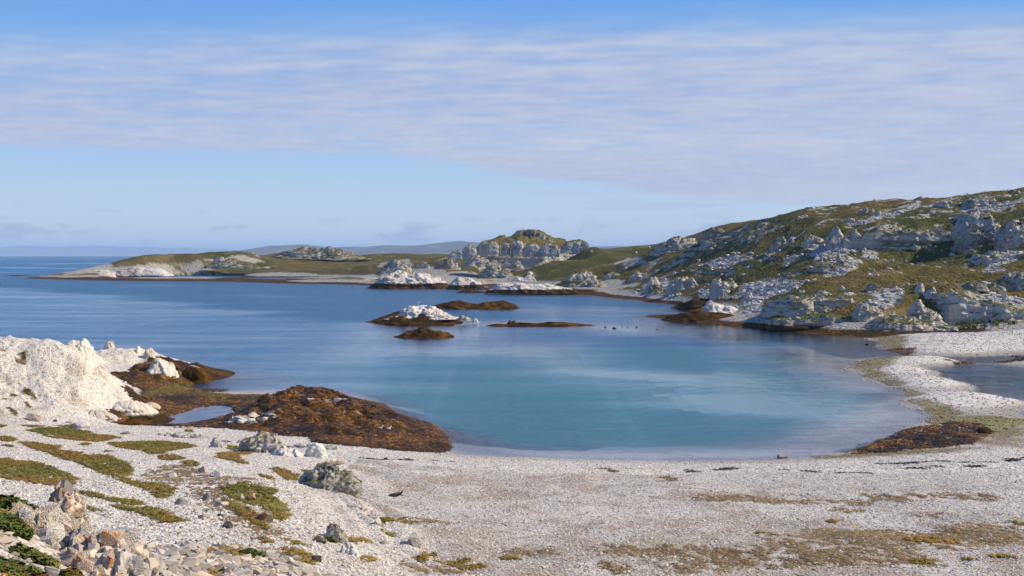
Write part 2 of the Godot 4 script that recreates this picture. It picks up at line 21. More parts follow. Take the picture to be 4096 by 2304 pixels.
const WHITE := [[49.8, -621.3, 60.7, -606.6, 64.9, -547.9, 62, -534.9, 50.5, -557.8, 47.1, -586.9], [89.3, -513, 95.1, -511.4, 98.8, -505.3, 103.9, -493.4, 100.5, -484.6, 93.9, -490.4, 90.3, -496.3], [83.2, -402.5, 91.5, -395.3, 93.7, -380.3, 95.3, -373.5, 93.4, -353.9, 89.6, -345.5, 86, -347.6, 80.2, -346.6, 80.3, -372.4, 80.9, -383.7, 80.8, -395.3], [95.6, -391.8, 98.1, -389.5, 98.9, -376.9, 96.4, -380.3], [92.8, -402.5, 94.6, -395.3, 94, -394.2, 92.2, -400.1], [94.6, -429.9, 97.1, -427.3, 100, -422.3, 97.3, -421], [69.1, -719.4, 79.8, -739.1, 74.3, -636.3, 71.7, -623.1, 65.6, -630.7], [71.5, -621.3, 83.6, -615.7, 84.1, -612.1, 76.8, -615.7], [74.9, -612.1, 80.7, -561.2, 85.9, -538.1, 84, -536.5, 79.2, -544.6], [55.8, -513, 69.1, -455.1, 67.7, -445.6, 63.1, -456.4], [79, -374.6, 79.2, -344.5, 75, -328.4, 71.2, -330.3], [67.7, -604.8, 77.6, -592.2, 73.5, -567.9, 69.8, -597.6], [72.4, -530.1, 79, -520.7, 84.2, -514.5, 79.7, -511.4, 75.3, -517.6], [63.3, -534.9, 72.6, -516, 74.3, -494.9, 68.6, -487.5, 60.6, -505.3], [75.5, -445.6, 76.7, -400.1, 80.8, -389.5, 78.9, -386, 71.4, -409.8], [91.3, -499.3, 97.1, -494.9, 101.7, -483.1, 95, -444.3, 93.9, -474.5, 90.9, -489], [124.3, -398.9, 133.2, -402.5, 131.2, -398.9, 124.7, -394.2], [125.1, -394.2, 132.4, -395.3, 128.9, -387.1, 125.1, -387.1], [103.4, -381.4, 118.3, -389.5, 123.6, -388.3, 117.5, -374.6, 109.2, -359.2, 104.2, -363.6], [134.3, -427.3, 147.4, -449.7, 155.3, -456.4, 172, -476, 183.6, -494.9, 175.6, -473.1, 158.7, -451, 149.5, -443, 134.7, -419.7], [95.2, -391.8, 99.4, -379.1, 98.2, -375.7, 94.8, -387.1], [102.1, -306.5, 110, -312.1, 109.5, -305.6, 105.8, -298.4, 99.6, -290.4, 94.6, -292.2, 98.6, -300.2], [124.4, -302.9, 135.2, -307.4, 142.5, -303.8, 139.6, -297.5, 130.9, -297.5, 121.1, -298.4], [166.3, -380.3, 172.9, -369, 158, -351.8, 147.7, -343.5], [94.5, -428.6, 102.3, -424.8, 99.3, -422.3], [186.4, -453.7, 198.1, -441.6, 199.6, -431.2, 184.2, -419.7, 181.5, -443], [108.8, -413.5, 112.9, -411, 110, -406.1], [101.6, -413.5, 108.3, -408.6, 106.9, -406.1, 101.6, -408.6], [114.4, -413.5, 123.6, -394.2, 112.2, -391.8, 105.2, -388.3], [91.2, -304.7, 97.3, -310.2, 94.7, -303.8, 90.4, -301.1], [-141.5, -959, -109, -884.5, -105.8, -858.4, -106.2, -770.7, -114.8, -777.7], [-105.8, -773, -103.7, -897.8, -81.4, -874, -49.9, -830.6, -22.6, -730.3, -16, -723.8, -16.4, -708.8, -41.1, -683.7, -61.8, -692, -86.5, -730.3], [-26.9, -843.1, -18, -853.3, 0.2, -863.6, -5.6, -743.5, -25.8, -835.6], [-19.6, -725.9, 16.4, -723.8, 15.6, -719.4, -15.2, -719.4], [25.9, -696.1, 42.2, -636.3, 62.2, -604.8, 56.1, -544.6, 51, -562.8, 35.6, -628.8, 24.4, -655.7], [-13.2, -858.4, -2.3, -871.4, -3.2, -866.2], [-24.7, -916.9, 7.2, -900.5, 6.3, -897.8, -22.8, -876.6], [14.1, -892.5, 38.2, -889.8, 33, -887.2, 15.8, -889.8], [-117.6, -961.8, -129.6, -1193.2, -90.3, -970.5, -83.2, -922.4, -98.7, -933.5], [-81.4, -933.5, -70.8, -936.3, -70.6, -922.4], [-65.4, -925.1, -57, -950.4, -41.7, -845.7, -52.4, -845.7], [-37.7, -848.2, -29.8, -858.4, -15.7, -863.6, -26.2, -848.2], [-512.8, -1207.6, -610.8, -1502.5, -363.1, -1000, -343.4, -1006, -325.8, -1049.1, -324.9, -1045.9, -336, -1000, -362, -982.2, -385.3, -947.6, -463.2, -1090.7], [-362, -982.2, -318.3, -1049.1, -213.5, -1003, -114.2, -919.6, -109.8, -871.4, -299.3, -1049.1], [-300.9, -1061.7, -283.1, -1097.3, -271.7, -1107.2, -248.4, -1110.5, -273.1, -1081], [-312.5, -1055.4, -301.9, -1058.5, -304.9, -1055.4], [-251.9, -1090.7, -241.5, -1097.3, -241.3, -1087.4], [-238.1, -1179, -230.2, -1182.5, -229.3, -1172], [-346.3, -1009, -336.6, -1024.2, -320.1, -1055.4, -325.8, -1049.1]]
const SAND := [[-19.9, -190.2, 0.2, -225.3, 11.1, -273.4, 58.4, -263, 82.8, -230, 58.6, -145, 38.5, -110, 12, -105.8, -6.9, -112.3, -17.7, -148.9]]
const WIND := [[0.95, -15344.5, -25119.9, 6472.7, -25119.9, 238.3, -924.2, 63.5, -425.4, 14, -345.4, -43.2, -332.9, -61.1, -345.4, -88.2, -381.3, -126.3, -442.5, -188.7, -527.1, -315.1, -675.4, -451.6, -738.7], [0.38, -451.6, -738.7, -315.1, -675.4, -188.7, -527.1, -126.3, -442.5, -88.2, -381.3, -61.1, -345.4, -43.2, -332.9, -27.5, -263, -22.2, -212.2, -24.3, -172.3, -38.3, -153.1, -99.4, -162.1], [0.10, -44.4, -315.7, 4.6, -303.6, 29, -293.8, 61.3, -276.1, 58.4, -263, 21.7, -281.8, 7.4, -281.8, 13.4, -242.1, 19.5, -197, 24, -177.9, 38.3, -172.3, 62.5, -212.2, 50.8, -172.3, 33.1, -148.9, 22.3, -148.9, 16, -162.1, 9.1, -190.2, 0.2, -225.3, -11.2, -208.2, -26.8, -190.2, -36, -212.2], [0.70, 5.3, -281.8, 21.5, -278.9, 48.8, -263, 50.2, -230, 42.3, -197, 27, -180.8, 21.5, -190.2, 18.6, -220.7, 12.9, -251], [0.65, -25.9, -183.8, -10.9, -202.8, -0.6, -220.7, 7.7, -190.2, 12.1, -157.5, 20.6, -137.7, 29.2, -131.1, 31, -119.6, 24, -107.9, -7.4, -107.9, -16.5, -134.3], [0.10, 61.3, -276.1, 91.3, -276.1, 74.9, -212.2, 57.1, -172.3, 55.4, -145, 45.5, -122.3, 33.8, -107.9, 29.7, -114.6, 36.3, -131.1, 36.8, -153.1, 47.5, -183.8, 55.2, -230], [0.35, 2, -461, 48.1, -425.4, 61.7, -368.5, 42.7, -325, 31.1, -315.7, 1.5, -345.4], [0.30, -20.5, -409.6, 22.7, -386.6, 44.1, -345.4, 36.3, -321.3, 1.5, -345.4], [0.05, 79.5, -212.2, 113.1, -220.7, 64.2, -125.1, 65.6, -148.9], [0.25, -49.8, -159.8, -37.6, -159.8, -16, -153.1, -15.6, -148.9, -32.4, -137.7, -42.9, -137.7], [0.30, -2433.9, -5221.3, -1498.8, -4323, -1269.1, -3738.3, -1984.1, -4256.4], [0.30, -1070, -2447.2, -877.6, -2793.6, -778.7, -2537.1, -967.3, -2212.1], [0.30, -875.2, -1807, -625.8, -1588.8, -580.9, -1502.4, -811.5, -1675.5], [0.30, -781.1, -2079, -718.2, -2425.7, -644.1, -2230, -716.5, -1906.8], [0.30, -1337, -4068.5, -1235.6, -4689.8, -1027.4, -4009.4, -1136.3, -3457.7], [0.30, -652.1, -1297.7, -548.6, -1233.9, -516.6, -1181.2, -617.3, -1228.4], [0.30, -1696, -6437.3, -1356.4, -7098.6, -1038.4, -5648.1, -1325.6, -5031.2], [0.55, -265.3, -705.7, -217.6, -743.7, -209.2, -714.8, -255.5, -679.6], [0.55, -60.8, -705.7, -8.9, -647.7, -8.6, -625.7, -58.6, -679.6], [0.55, -137.3, -550.7, -70.4, -500.7, -68.5, -487.5, -133.3, -534.7], [0.55, 0.4, -534.7, 39.2, -510, 38.1, -496.2, 0.4, -519.6]]
# rock masses: name, label, category, group, look, [x, z, half width, half depth, foot, top, edge share, lean, weed line, grain, turn], outline of the top from one end to the other
const CRAGS := [
	["hill_cliff", "long horizontal grey cliff band above the green hollow on the hillside", "cliff", "", "hill", [144.98, -406.86, 18.8, 9, 20.03, 29.41, 0.9, 0.06, -9, 1, 0], [0.55, 0.8, 0.95, 0.9, 1, 1, 0.98, 1, 0.95, 0.85, 0.6]],
	["rock_buttress", "pale sunlit buttress at the near end of the long hillside cliff", "cliff", "", "hill", [118.63, -403.3, 3.79, 2.65, 18.88, 29.66, 0.8, 0.12, -9, 1, 0], [0.3, 0.7, 0.95, 1, 0.85, 0.5]],
	["rock_buttress", "narrow shaded buttress between the sunlit one and the long cliff", "cliff", "", "hill", [124.5, -402.37, 5.04, 3.02, 19.45, 28.67, 0.8, 0.12, -9, 1, 0], [0.4, 0.8, 0.7, 1, 0.8, 0.6]],
	["hill_cliff", "tall dark shaded cliff where the hillside steps forward", "cliff", "", "hill", [165.95, -392.86, 8.09, 6.07, 18.57, 35.22, 0.86, 0.1, -9, 1, 0], [0.4, 0.75, 0.9, 1, 1, 0.9, 0.85]],
	["hill_cliff", "reddish grey cliff at the picture's edge beside the tall dark cliff", "cliff", "", "hill", [174.3, -379.09, 7.46, 4.48, 17.94, 31.25, 0.86, 0.12, -9, 1, 0], [0.6, 0.85, 1, 0.95, 1, 1]],
	["rock_outcrop", "rounded bright outcrop standing alone between two grass gullies", "outcrop", "", "hill", [114.09, -416.59, 4.12, 3.09, 21.54, 27.18, 0.8, 0.12, -9, 1, 0], [0.35, 0.85, 1, 0.9, 0.7]],
	["rock_outcrop", "leaning pale outcrop at the upper end of a grass gully", "outcrop", "", "hill", [106.39, -437.96, 3.49, 2.62, 21.31, 27.23, 0.8, 0.12, -9, 1, 0], [0.2, 0.5, 0.8, 1, 0.6]],
	["rock_outcrop", "thin slanting rib of rock between two larger outcrops", "outcrop", "", "hill", [108.15, -428.16, 2.17, 1.36, 21.44, 26.84, 0.8, 0.12, -9, 1, 0], [0.15, 0.4, 0.7, 1, 0.7]],
	["rock_outcrop", "wide blocky outcrop beside the shaded hollow", "outcrop", "", "hill", [157.31, -362.05, 6.26, 4.7, 13.81, 20.81, 0.8, 0.12, -9, 1, 0], [0.4, 0.9, 0.8, 1, 0.8, 0.5]],
	["rock_outcrop", "big rounded grey outcrop above the shingle near the picture's edge", "outcrop", "", "hill", [143.38, -314.73, 5.9, 4.42, 7.58, 14.9, 0.8, 0.12, -9, 1, 0], [0.3, 0.6, 0.85, 1, 1, 0.9]],
	["rock_outcrop", "flat layered outcrop just below the hilltop", "outcrop", "", "hill", [180.53, -456.25, 6.15, 4.23, 37.66, 42.48, 0.8, 0.12, -9, 1, 0], [0.35, 0.8, 1, 0.85, 0.9, 0.5]],
	["rock_outcrop", "broad stepped outcrop on the hilltop", "outcrop", "", "hill", [190.78, -447.23, 7.1, 4.88, 37.68, 43.51, 0.8, 0.12, -9, 1, 0], [0.35, 0.8, 1, 0.85, 0.9, 0.5]],
	["rock_outcrop", "craggy outcrop above the bright scree run", "outcrop", "", "hill", [152.36, -454.98, 3.08, 2.12, 33.28, 38.07, 0.8, 0.12, -9, 1, 0], [0.35, 0.8, 1, 0.85, 0.9, 0.5]],
	["rock_outcrop", "long low outcrop above the tall dark cliff", "outcrop", "", "hill", [173.52, -413.87, 6.87, 4.72, 31.45, 36.32, 0.8, 0.12, -9, 1, 0], [0.35, 0.8, 1, 0.85, 0.9, 0.5]],
	["rock_outcrop", "topmost bare rock of the hill", "outcrop", "", "hill", [209.02, -454.52, 5.26, 3.62, 42.62, 46.53, 0.8, 0.12, -9, 1, 0], [0.35, 0.8, 1, 0.85, 0.9, 0.5]],
	["rock_outcrop", "hump of rock on the upper grass slope", "outcrop", "", "hill", [154.38, -477.25, 3.11, 2.14, 35.87, 40.49, 0.8, 0.12, -9, 1, 0], [0.35, 0.8, 1, 0.85, 0.9, 0.5]],
	["rock_outcrop", "smooth pale slab near the hilltop", "outcrop", "", "hill", [194.88, -433.18, 4.8, 3.3, 35.85, 39.7, 0.8, 0.12, -9, 1, 0], [0.35, 0.8, 1, 0.85, 0.9, 0.5]],
	["rock_outcrop", "thin rock rim on the skyline", "outcrop", "", "hill", [188.29, -505.54, 4.15, 2.85, 43.24, 46.47, 0.8, 0.12, -9, 1, 0], [0.35, 0.8, 1, 0.85, 0.9, 0.5]],
	["rock_outcrop", "low weathered ledge in the upper grass", "outcrop", "", "hill", [171.33, -447.37, 4.21, 2.89, 34.86, 38.55, 0.8, 0.12, -9, 1, 0], [0.35, 0.8, 1, 0.85, 0.9, 0.5]],
	["rock_outcrop", "outcrop at the picture's edge below the hilltop", "outcrop", "", "hill", [206.11, -444.39, 3.43, 2.36, 40.4, 43.84, 0.8, 0.12, -9, 1, 0], [0.35, 0.8, 1, 0.85, 0.9, 0.5]],
	["rock_outcrop", "small crag beside a green gully", "outcrop", "", "hill", [135.04, -438.66, 2.33, 1.6, 30.63, 34.89, 0.8, 0.12, -9, 1, 0], [0.35, 0.8, 1, 0.85, 0.9, 0.5]],
	["rock_outcrop", "small grey knob below the skyline", "outcrop", "", "hill", [147.51, -501.32, 1.21, 0.83, 37.53, 40.53, 0.8, 0.12, -9, 1, 0], [0.35, 0.8, 1, 0.85, 0.9, 0.5]],
	["rock_pinnacle", "pointed stone pinnacle, nearer the sea of a pair on the slope", "pinnacle", "", "hill", [108.15, -383.51, 1.85, 1.3, 14.92, 20.79, 0.25, 0.55, -9, 0.6, 0], [0.1, 0.45, 1, 0.55, 0.2]],
	["rock_pinnacle", "taller reddish pinnacle of a pair on the slope", "pinnacle", "", "hill", [111.06, -373.31, 1.8, 1.26, 14.83, 21.49, 0.3, 0.5, -9, 0.6, 0], [0.2, 0.6, 1, 0.85, 0.3]],
	["rock_outcrop", "low saddle of broken rock between the two pinnacles", "outcrop", "", "hill", [108.23, -372.83, 7.17, 4.48, 14.14, 17.84, 0.8, 0.12, -9, 0.7, 0], [0.2, 0.6, 0.5, 0.9, 0.5]],
	["sea_cliff", "long white sea cliff with a grassy top above the weed-covered shore", "cliff", "", "shore", [82.69, -302.19, 13.53, 11, 0.15, 8.7, 0.88, 0.12, -9, 1, 0], [0.72, 0.86, 0.92, 0.92, 0.95, 0.95, 1, 0.95, 0.8]],
	["sea_cliff", "rough white cliff corner with scree above the pebble spit", "cliff", "", "shore", [92.84, -284.34, 5.46, 3.28, 0.73, 8.16, 0.7, 0.3, -9, 1, 0], [0.9, 1, 0.75, 0.6, 0.35]],
	["rock_ledge", "low white rock ledge with a dark weed face along the waterline", "ledge", "", "shore", [81.69, -291.19, 14.6, 7, 0.22, 4.52, 0.75, 0.1, 1.55, 1, 0], [0.5, 0.8, 0.9, 1, 0.9, 0.8, 0.75]],
	["rock_ledge", "smooth white ledge running down to the pebble spit", "ledge", "", "shore", [99.81, -277.17, 12.59, 6, 0.59, 4.45, 0.6, 0.15, 0.95, 1, 0], [0.8, 0.95, 1, 0.9, 0.7, 0.45, 0.15]],
	["rock_hump", "tilted white knob sloping down to the shingle between two cliffs", "outcrop", "", "shore", [107.1, -283.79, 6.67, 3.67, -0.36, 8.46, 0.6, 0.25, -9, 1, 0], [0.5, 0.9, 1, 0.75, 0.5, 0.25, 0.05]],
	["sea_cliff", "shaded white cliff falling away towards the shingle bank", "cliff", "", "shore", [124.1, -295.13, 11.09, 12, -0.31, 9.82, 0.9, 0.08, -9, 1, 0], [1, 0.98, 0.9, 0.8, 0.68, 0.6, 0.5, 0.38]],
	["rock_hump", "blocky white knob above the shaded cliff's high end", "outcrop", "", "shore", [114.32, -299.16, 1.73, 1.04, 6.68, 10.98, 0.8, 0.12, -9, 1, 0], [0.5, 0.9, 1, 0.8]],
	["rock_hump", "small pale knob at the head of the dark cleft", "outcrop", "", "shore", [112.74, -303.54, 1.47, 0.88, 8.03, 11.93, 0.8, 0.12, -9, 1, 0], [0.4, 0.8, 1, 0.8]],
	["rock_ledge", "wide ledge of white rock at the foot of the scree beyond the shaded cliff", "ledge", "", "shore", [133.35, -286.03, 3.58, 2.15, 0.94, 6.55, 0.6, 0.3, -9, 1, 0], [0.9, 0.8, 0.7, 0.6]],
	["hill_cliff", "broad rounded cliff at the low end of the hill's skyline", "cliff", "", "hill", [92.59, -624.65, 13.92, 6.96, 19.05, 29.87, 0.8, 0.15, -9, 1, 0], [0.5, 0.6, 0.75, 0.95, 1, 0.95, 0.9, 0.75]],
	["hill_cliff", "steep pale cliff on the skyline where the hill begins to rise", "cliff", "", "hill", [100.99, -549.03, 6.19, 3.72, 24.28, 33.03, 0.85, 0.12, -9, 1, 0], [0.7, 0.9, 1, 1, 0.9]],
	["rock_outcrop", "double-humped outcrop below the skyline cliff", "outcrop", "", "hill", [97.87, -538.87, 5.23, 3.92, 21.74, 26.9, 0.8, 0.12, -9, 1, 0], [0.7, 1, 0.8, 0.95, 0.5]],
	["sea_cliff", "fluted cream-coloured cliff above the far cove", "cliff", "", "shore", [71.71, -463.39, 6.87, 3.78, 1.29, 10.18, 0.85, 0.1, -9, 1, 0], [0.5, 0.75, 1, 1, 0.95, 0.7]],
	["sea_cliff", "shaded cliff with a deep notch beside the fluted cliff", "cliff", "", "shore", [77.65, -401.59, 5.95, 3.57, 1.87, 11.65, 0.8, 0.2, -9, 1, 0], [0.7, 1, 0.95, 0.8, 0.85, 0.7]],
	["rock_ridge", "jagged white ridge slanting down to the far beach", "outcrop", "", "shore", [65.04, -508.52, 4.44, 2.22, 2.18, 10.54, 0.6, 0.3, -9, 1, 0], [0.25, 0.5, 0.8, 1, 0.6]],
	["rock_outcrop", "dark low outcrop above the far beach", "outcrop", "", "shore", [57.55, -619.6, 5.4, 3.38, 4.87, 9.8, 0.8, 0.12, -9, 1, 0], [0.6, 0.9, 1, 0.7]],
	["rock_outcrop", "bright rounded outcrop on the slope above the far beach", "outcrop", "", "shore", [69.81, -599.03, 8.65, 5.41, 4.15, 11.19, 0.6, 0.3, -9, 1, 0], [0.3, 0.6, 0.8, 0.7, 1, 0.6]],
	["rock_ridge", "dark rib of rock at the foot of the big scree cone", "outcrop", "", "shore", [80.17, -373.73, 3.04, 1.82, 1.69, 7.32, 0.6, 0.3, -9, 1, 0], [0.3, 0.6, 0.9, 1, 0.7]],
	["white_skerry", "low wave-washed white rocks on the weed-covered cape", "outcrop", "", "white", [64.79, -345.18, 8.12, 8, 0.58, 5.02, 0.45, 0.3, 0.9, 1, 0], [0.25, 0.6, 0.95, 1, 0.75, 0.7, 0.9, 0.6, 0.3]],
	["weed_rock", "dark weed-covered rock bank in front of the white cape", "rock", "", "weed", [57.94, -333.35, 12.75, 6, -0.01, 2.87, 0.55, 0.22, 9, 1, 0], [0.3, 0.7, 0.9, 1, 0.9, 0.8, 0.85, 0.6]],
	["weed_rock", "dark weed-covered rocks along the inlet behind the cape", "rock", "", "weed", [71.17, -399.53, 11.67, 6, 0.8, 4.23, 0.55, 0.22, 9, 1, 0], [0.3, 0.8, 1, 0.8, 0.7, 0.6, 0.5, 0.4]],
	["rock_outcrop", "blunt rock stub in the grass above the far cove", "outcrop", "", "hill", [84.2, -537.43, 2.03, 1.52, 13.92, 17.42, 0.8, 0.12, -9, 0.7, 0], [0.4, 0.8, 1, 0.8, 0.5]],
	["rock_outcrop", "broken rib of rock above the fluted cliff", "outcrop", "", "hill", [79.62, -513.97, 2.24, 1.68, 8.82, 12.89, 0.8, 0.12, -9, 0.7, 0], [0.4, 0.8, 1, 0.8, 0.5]],
	["rock_outcrop", "shaded crag with a dark foot on the mid slope", "outcrop", "", "hill", [88.2, -550.55, 2.3, 1.72, 17.88, 21.24, 0.8, 0.12, -9, 0.7, 0], [0.4, 0.8, 1, 0.8, 0.5]],
	["rock_outcrop", "knobbly rock row above the notch cliff", "outcrop", "", "hill", [84.62, -498.81, 2.18, 1.63, 9.7, 12.75, 0.8, 0.12, -9, 0.7, 0], [0.4, 0.8, 1, 0.8, 0.5]],
	["rock_outcrop", "tumbled white rocks beside the far beach", "outcrop", "", "hill", [65.16, -496.98, 4.72, 3.54, 1.48, 6.35, 0.8, 0.12, -9, 0.7, 0], [0.4, 0.8, 1, 0.8, 0.5]],
	["rock_outcrop", "pale cone of rock below the hillside gullies", "outcrop", "", "hill", [110.08, -405.72, 1.77, 1.33, 18.59, 21.28, 0.8, 0.12, -9, 0.7, 0], [0.4, 0.8, 1, 0.8, 0.5]],
	["rock_outcrop", "low pale mound in the amber grass", "outcrop", "", "hill", [96.52, -380.61, 3.32, 2.49, 10.23, 13.2, 0.8, 0.12, -9, 0.7, 0], [0.4, 0.8, 1, 0.8, 0.5]],
	["rock_outcrop", "scree-flanked rock on the open slope", "outcrop", "", "hill", [98.99, -423.09, 1.85, 1.39, 16.68, 19.61, 0.8, 0.12, -9, 0.7, 0], [0.4, 0.8, 1, 0.8, 0.5]],
	["rock_outcrop", "dark-sided rock above the bright scree patch", "outcrop", "", "hill", [93.05, -509.28, 2.02, 1.52, 14.37, 17.59, 0.8, 0.12, -9, 0.7, 0], [0.4, 0.8, 1, 0.8, 0.5]],
	["rock_outcrop", "lone small rock in the lower grass", "outcrop", "", "hill", [75.65, -618.68, 2.46, 1.84, 12.74, 15.45, 0.8, 0.12, -9, 0.7, 0], [0.4, 0.8, 1, 0.8, 0.5]],
	["rock_outcrop", "small tilted rock at the grass edge", "outcrop", "", "hill", [79.46, -416.43, 0.99, 0.74, 5.85, 8.16, 0.8, 0.12, -9, 0.7, 0], [0.4, 0.8, 1, 0.8, 0.5]],
	["rock_outcrop", "white boulders below the fluted cliff", "outcrop", "", "hill", [68.94, -455.25, 3.43, 2.57, 0.73, 4.28, 0.8, 0.12, -9, 0.7, 0], [0.4, 0.8, 1, 0.8, 0.5]],
	["rock_outcrop", "bright shore rocks by the weed bank", "outcrop", "", "hill", [64.59, -489.6, 4.65, 3.49, 0.57, 4.43, 0.8, 0.12, -9, 0.7, 0], [0.4, 0.8, 1, 0.8, 0.5]],
	["rock_outcrop", "small cream rock above the long sea cliff", "outcrop", "", "hill", [88.78, -338.78, 0.94, 0.71, 6.05, 8.87, 0.8, 0.12, -9, 0.7, 0], [0.4, 0.8, 1, 0.8, 0.5]],
	["rock_outcrop", "grey weathered rocks behind the sea cliff", "outcrop", "", "hill", [84.62, -302.67, 1.56, 1.17, 7.03, 9.9, 0.8, 0.12, -9, 0.7, 0], [0.4, 0.8, 1, 0.8, 0.5]],
	["rock_outcrop", "cluster of grey rocks in the scree above the sea cliff", "outcrop", "", "hill", [89.69, -335.1, 1.73, 1.3, 6.2, 8.67, 0.8, 0.12, -9, 0.7, 0], [0.4, 0.8, 1, 0.8, 0.5]],
	["rock_outcrop", "orange-topped low rock on the grass above the scree chute", "outcrop", "", "shore", [103.97, -314.87, 2.43, 1.52, 9.47, 11.79, 0.8, 0.12, -9, 0.7, 0], [0.4, 0.8, 1, 0.7, 0.5]],
	["rock_outcrop", "small grey rock on the grass shelf", "outcrop", "", "shore", [98.27, -326.83, 1.11, 0.69, 8.85, 10.82, 0.8, 0.12, -9, 0.7, 0], [0.4, 0.8, 1, 0.7, 0.5]],
	["rock_outcrop", "flat broken grey rock behind the long sea cliff", "outcrop", "", "shore", [85.9, -302.22, 3.06, 1.91, 7.52, 10.02, 0.8, 0.12, -9, 0.7, 0], [0.4, 0.8, 1, 0.7, 0.5]],
	["rock_outcrop", "hummock of grey rock at the sea cliff's far end", "outcrop", "", "shore", [89.08, -335.11, 2.11, 1.32, 6.27, 8.92, 0.8, 0.12, -9, 0.7, 0], [0.4, 0.8, 1, 0.7, 0.5]],
	["rock_outcrop", "row of pale rocks above the shaded cliff", "outcrop", "", "shore", [130.26, -308.84, 3.72, 2.33, 9.66, 12.44, 0.8, 0.12, -9, 0.7, 0], [0.4, 0.8, 1, 0.7, 0.5]],
	["rock_outcrop", "low blocky rock on the slope above the shaded cliff", "outcrop", "", "shore", [137.04, -311.29, 2.86, 1.78, 9.13, 11.8, 0.8, 0.12, -9, 0.7, 0], [0.4, 0.8, 1, 0.7, 0.5]],
	["rock_outcrop", "pale slab in the turf above the shaded cliff", "outcrop", "", "shore", [119.8, -299.08, 1.88, 1.17, 8.49, 10.51, 0.8, 0.12, -9, 0.7, 0], [0.4, 0.8, 1, 0.7, 0.5]],
	["rock_outcrop", "spreading white outcrop on the plain above the middle point", "outcrop", "", "hill", [-74.72, -703.67, 12.25, 6.12, 7.77, 16.57, 0.62, 0.28, -9, 1, 0], [0.2, 0.5, 0.8, 1, 0.9, 0.85, 0.5]],
	["rock_outcrop", "dark-sided white crag in the centre of the middle point", "outcrop", "", "hill", [-41.27, -693.27, 8.72, 5.45, 10.59, 18.31, 0.66, 0.25, -9, 1, 0], [0.3, 0.75, 0.8, 1, 0.7, 0.4]],
	["rock_outcrop", "humped white crag below the flat-topped knoll", "outcrop", "", "hill", [-22.67, -723.15, 10.5, 5.25, 11.5, 19.83, 0.66, 0.25, -9, 1, 0], [0.3, 0.7, 1, 0.85, 0.8, 0.5]],
	["rock_outcrop", "pale slabs on the grass of the middle point", "outcrop", "", "hill", [-56.48, -691.7, 4.53, 2.83, 11.19, 15.16, 0.8, 0.12, -9, 1, 0], [0.4, 0.8, 1, 0.6]],
	["rock_outcrop", "long broken white slope facing the inlet", "outcrop", "", "hill", [-9.59, -668.69, 12.28, 6.14, 5.46, 12.84, 0.62, 0.28, -9, 1, 0], [0.5, 0.9, 1, 0.8, 0.7, 0.4]],
	["rock_ledge", "white tide rocks with a dark weed face on the middle point", "ledge", "", "white", [-60.5, -649.8, 28, 14, -0.89, 9.74, 0.5, 0.25, 3.1, 1, 0], [0.12, 0.4, 0.75, 0.9, 0.95, 1, 0.9, 0.8, 0.7, 0.4]],
	["rock_ledge", "white ledge closing the weed flat of the inlet", "ledge", "", "white", [-25.78, -634.75, 12.21, 9, -0.47, 6.89, 0.5, 0.25, 2.6, 1, 0], [0.9, 1, 0.8, 0.6, 0.3]],
	["rock_ledge", "long low white ledge with dark weed wall beyond the islets", "ledge", "", "white", [9.38, -551.75, 23.18, 9, 0.48, 6.22, 0.6, 0.15, 2.5, 1, 0], [0.5, 0.95, 0.8, 0.75, 0.7, 0.7, 0.6, 0.5]],
	["rock_outcrop", "white ridge dropping to the inlet beach", "outcrop", "", "shore", [35.33, -579.28, 14.25, 7.13, 2.98, 11.61, 0.55, 0.35, -9, 1, 0], [0.1, 0.3, 0.55, 0.8, 1, 0.9]],
	["rock_outcrop", "white shore rocks at the head of the inlet", "outcrop", "", "white", [6.55, -692.04, 9.06, 3.4, 3.17, 7.68, 0.62, 0.28, -9, 1, 0], [0.6, 0.5, 0.4, 0.9, 0.8]],
	["rocky_knoll", "flat-topped rocky knoll with cliffs and a grassy crown behind the bay", "knoll", "", "knoll", [13.51, -898.4, 51.21, 48, 7.2, 38.41, 0.62, 0.1, -9, 1.6, 0], [0.45, 0.68, 0.81, 0.84, 0.86, 0.99, 0.99, 0.91, 0.79, 0.79, 0.53, 0.24]],
	["knoll_cliff", "dark rocky foot at the knoll's seaward end", "cliff", "", "knoll", [-40.34, -802.1, 6.22, 2.8, 15.72, 23.45, 0.8, 0.12, -9, 1.6, 0], [0.5, 0.9, 1, 0.95, 0.7]],
	["knoll_cliff", "reddish pinnacle-like buttress at the knoll's seaward corner", "cliff", "", "knoll", [-31.18, -802.03, 6.03, 2.71, 16.34, 26.72, 0.8, 0.12, -9, 1.6, 0], [0.5, 0.9, 1, 0.95, 0.7]],
	["knoll_cliff", "tall weathered cliff face of the knoll", "cliff", "", "knoll", [-17.54, -811.05, 9.03, 4.07, 18.85, 30.87, 0.8, 0.12, -9, 1.6, 0], [0.5, 0.9, 1, 0.95, 0.7]],
	["knoll_cliff", "small rounded bastion in the knoll's grass", "cliff", "", "knoll", [-4.92, -809.19, 3.53, 1.59, 19.25, 28.19, 0.8, 0.12, -9, 1.6, 0], [0.5, 0.9, 1, 0.95, 0.7]],
	["knoll_cliff", "dark blocky bastion in the middle of the knoll", "cliff", "", "knoll", [4.12, -809.59, 4.71, 2.12, 19.79, 30.08, 0.8, 0.12, -9, 1.6, 0], [0.5, 0.9, 1, 0.95, 0.7]],
	["knoll_cliff", "pale cleft cliff low on the knoll", "cliff", "", "knoll", [14.35, -810.12, 6.28, 2.83, 18.46, 28.75, 0.8, 0.12, -9, 1.6, 0], [0.5, 0.9, 1, 0.95, 0.7]],
	["knoll_cliff", "bright bulging cliff low on the knoll", "cliff", "", "knoll", [27.35, -810.52, 7.46, 3.36, 18.23, 28.98, 0.8, 0.12, -9, 1.6, 0], [0.5, 0.9, 1, 0.95, 0.7]],
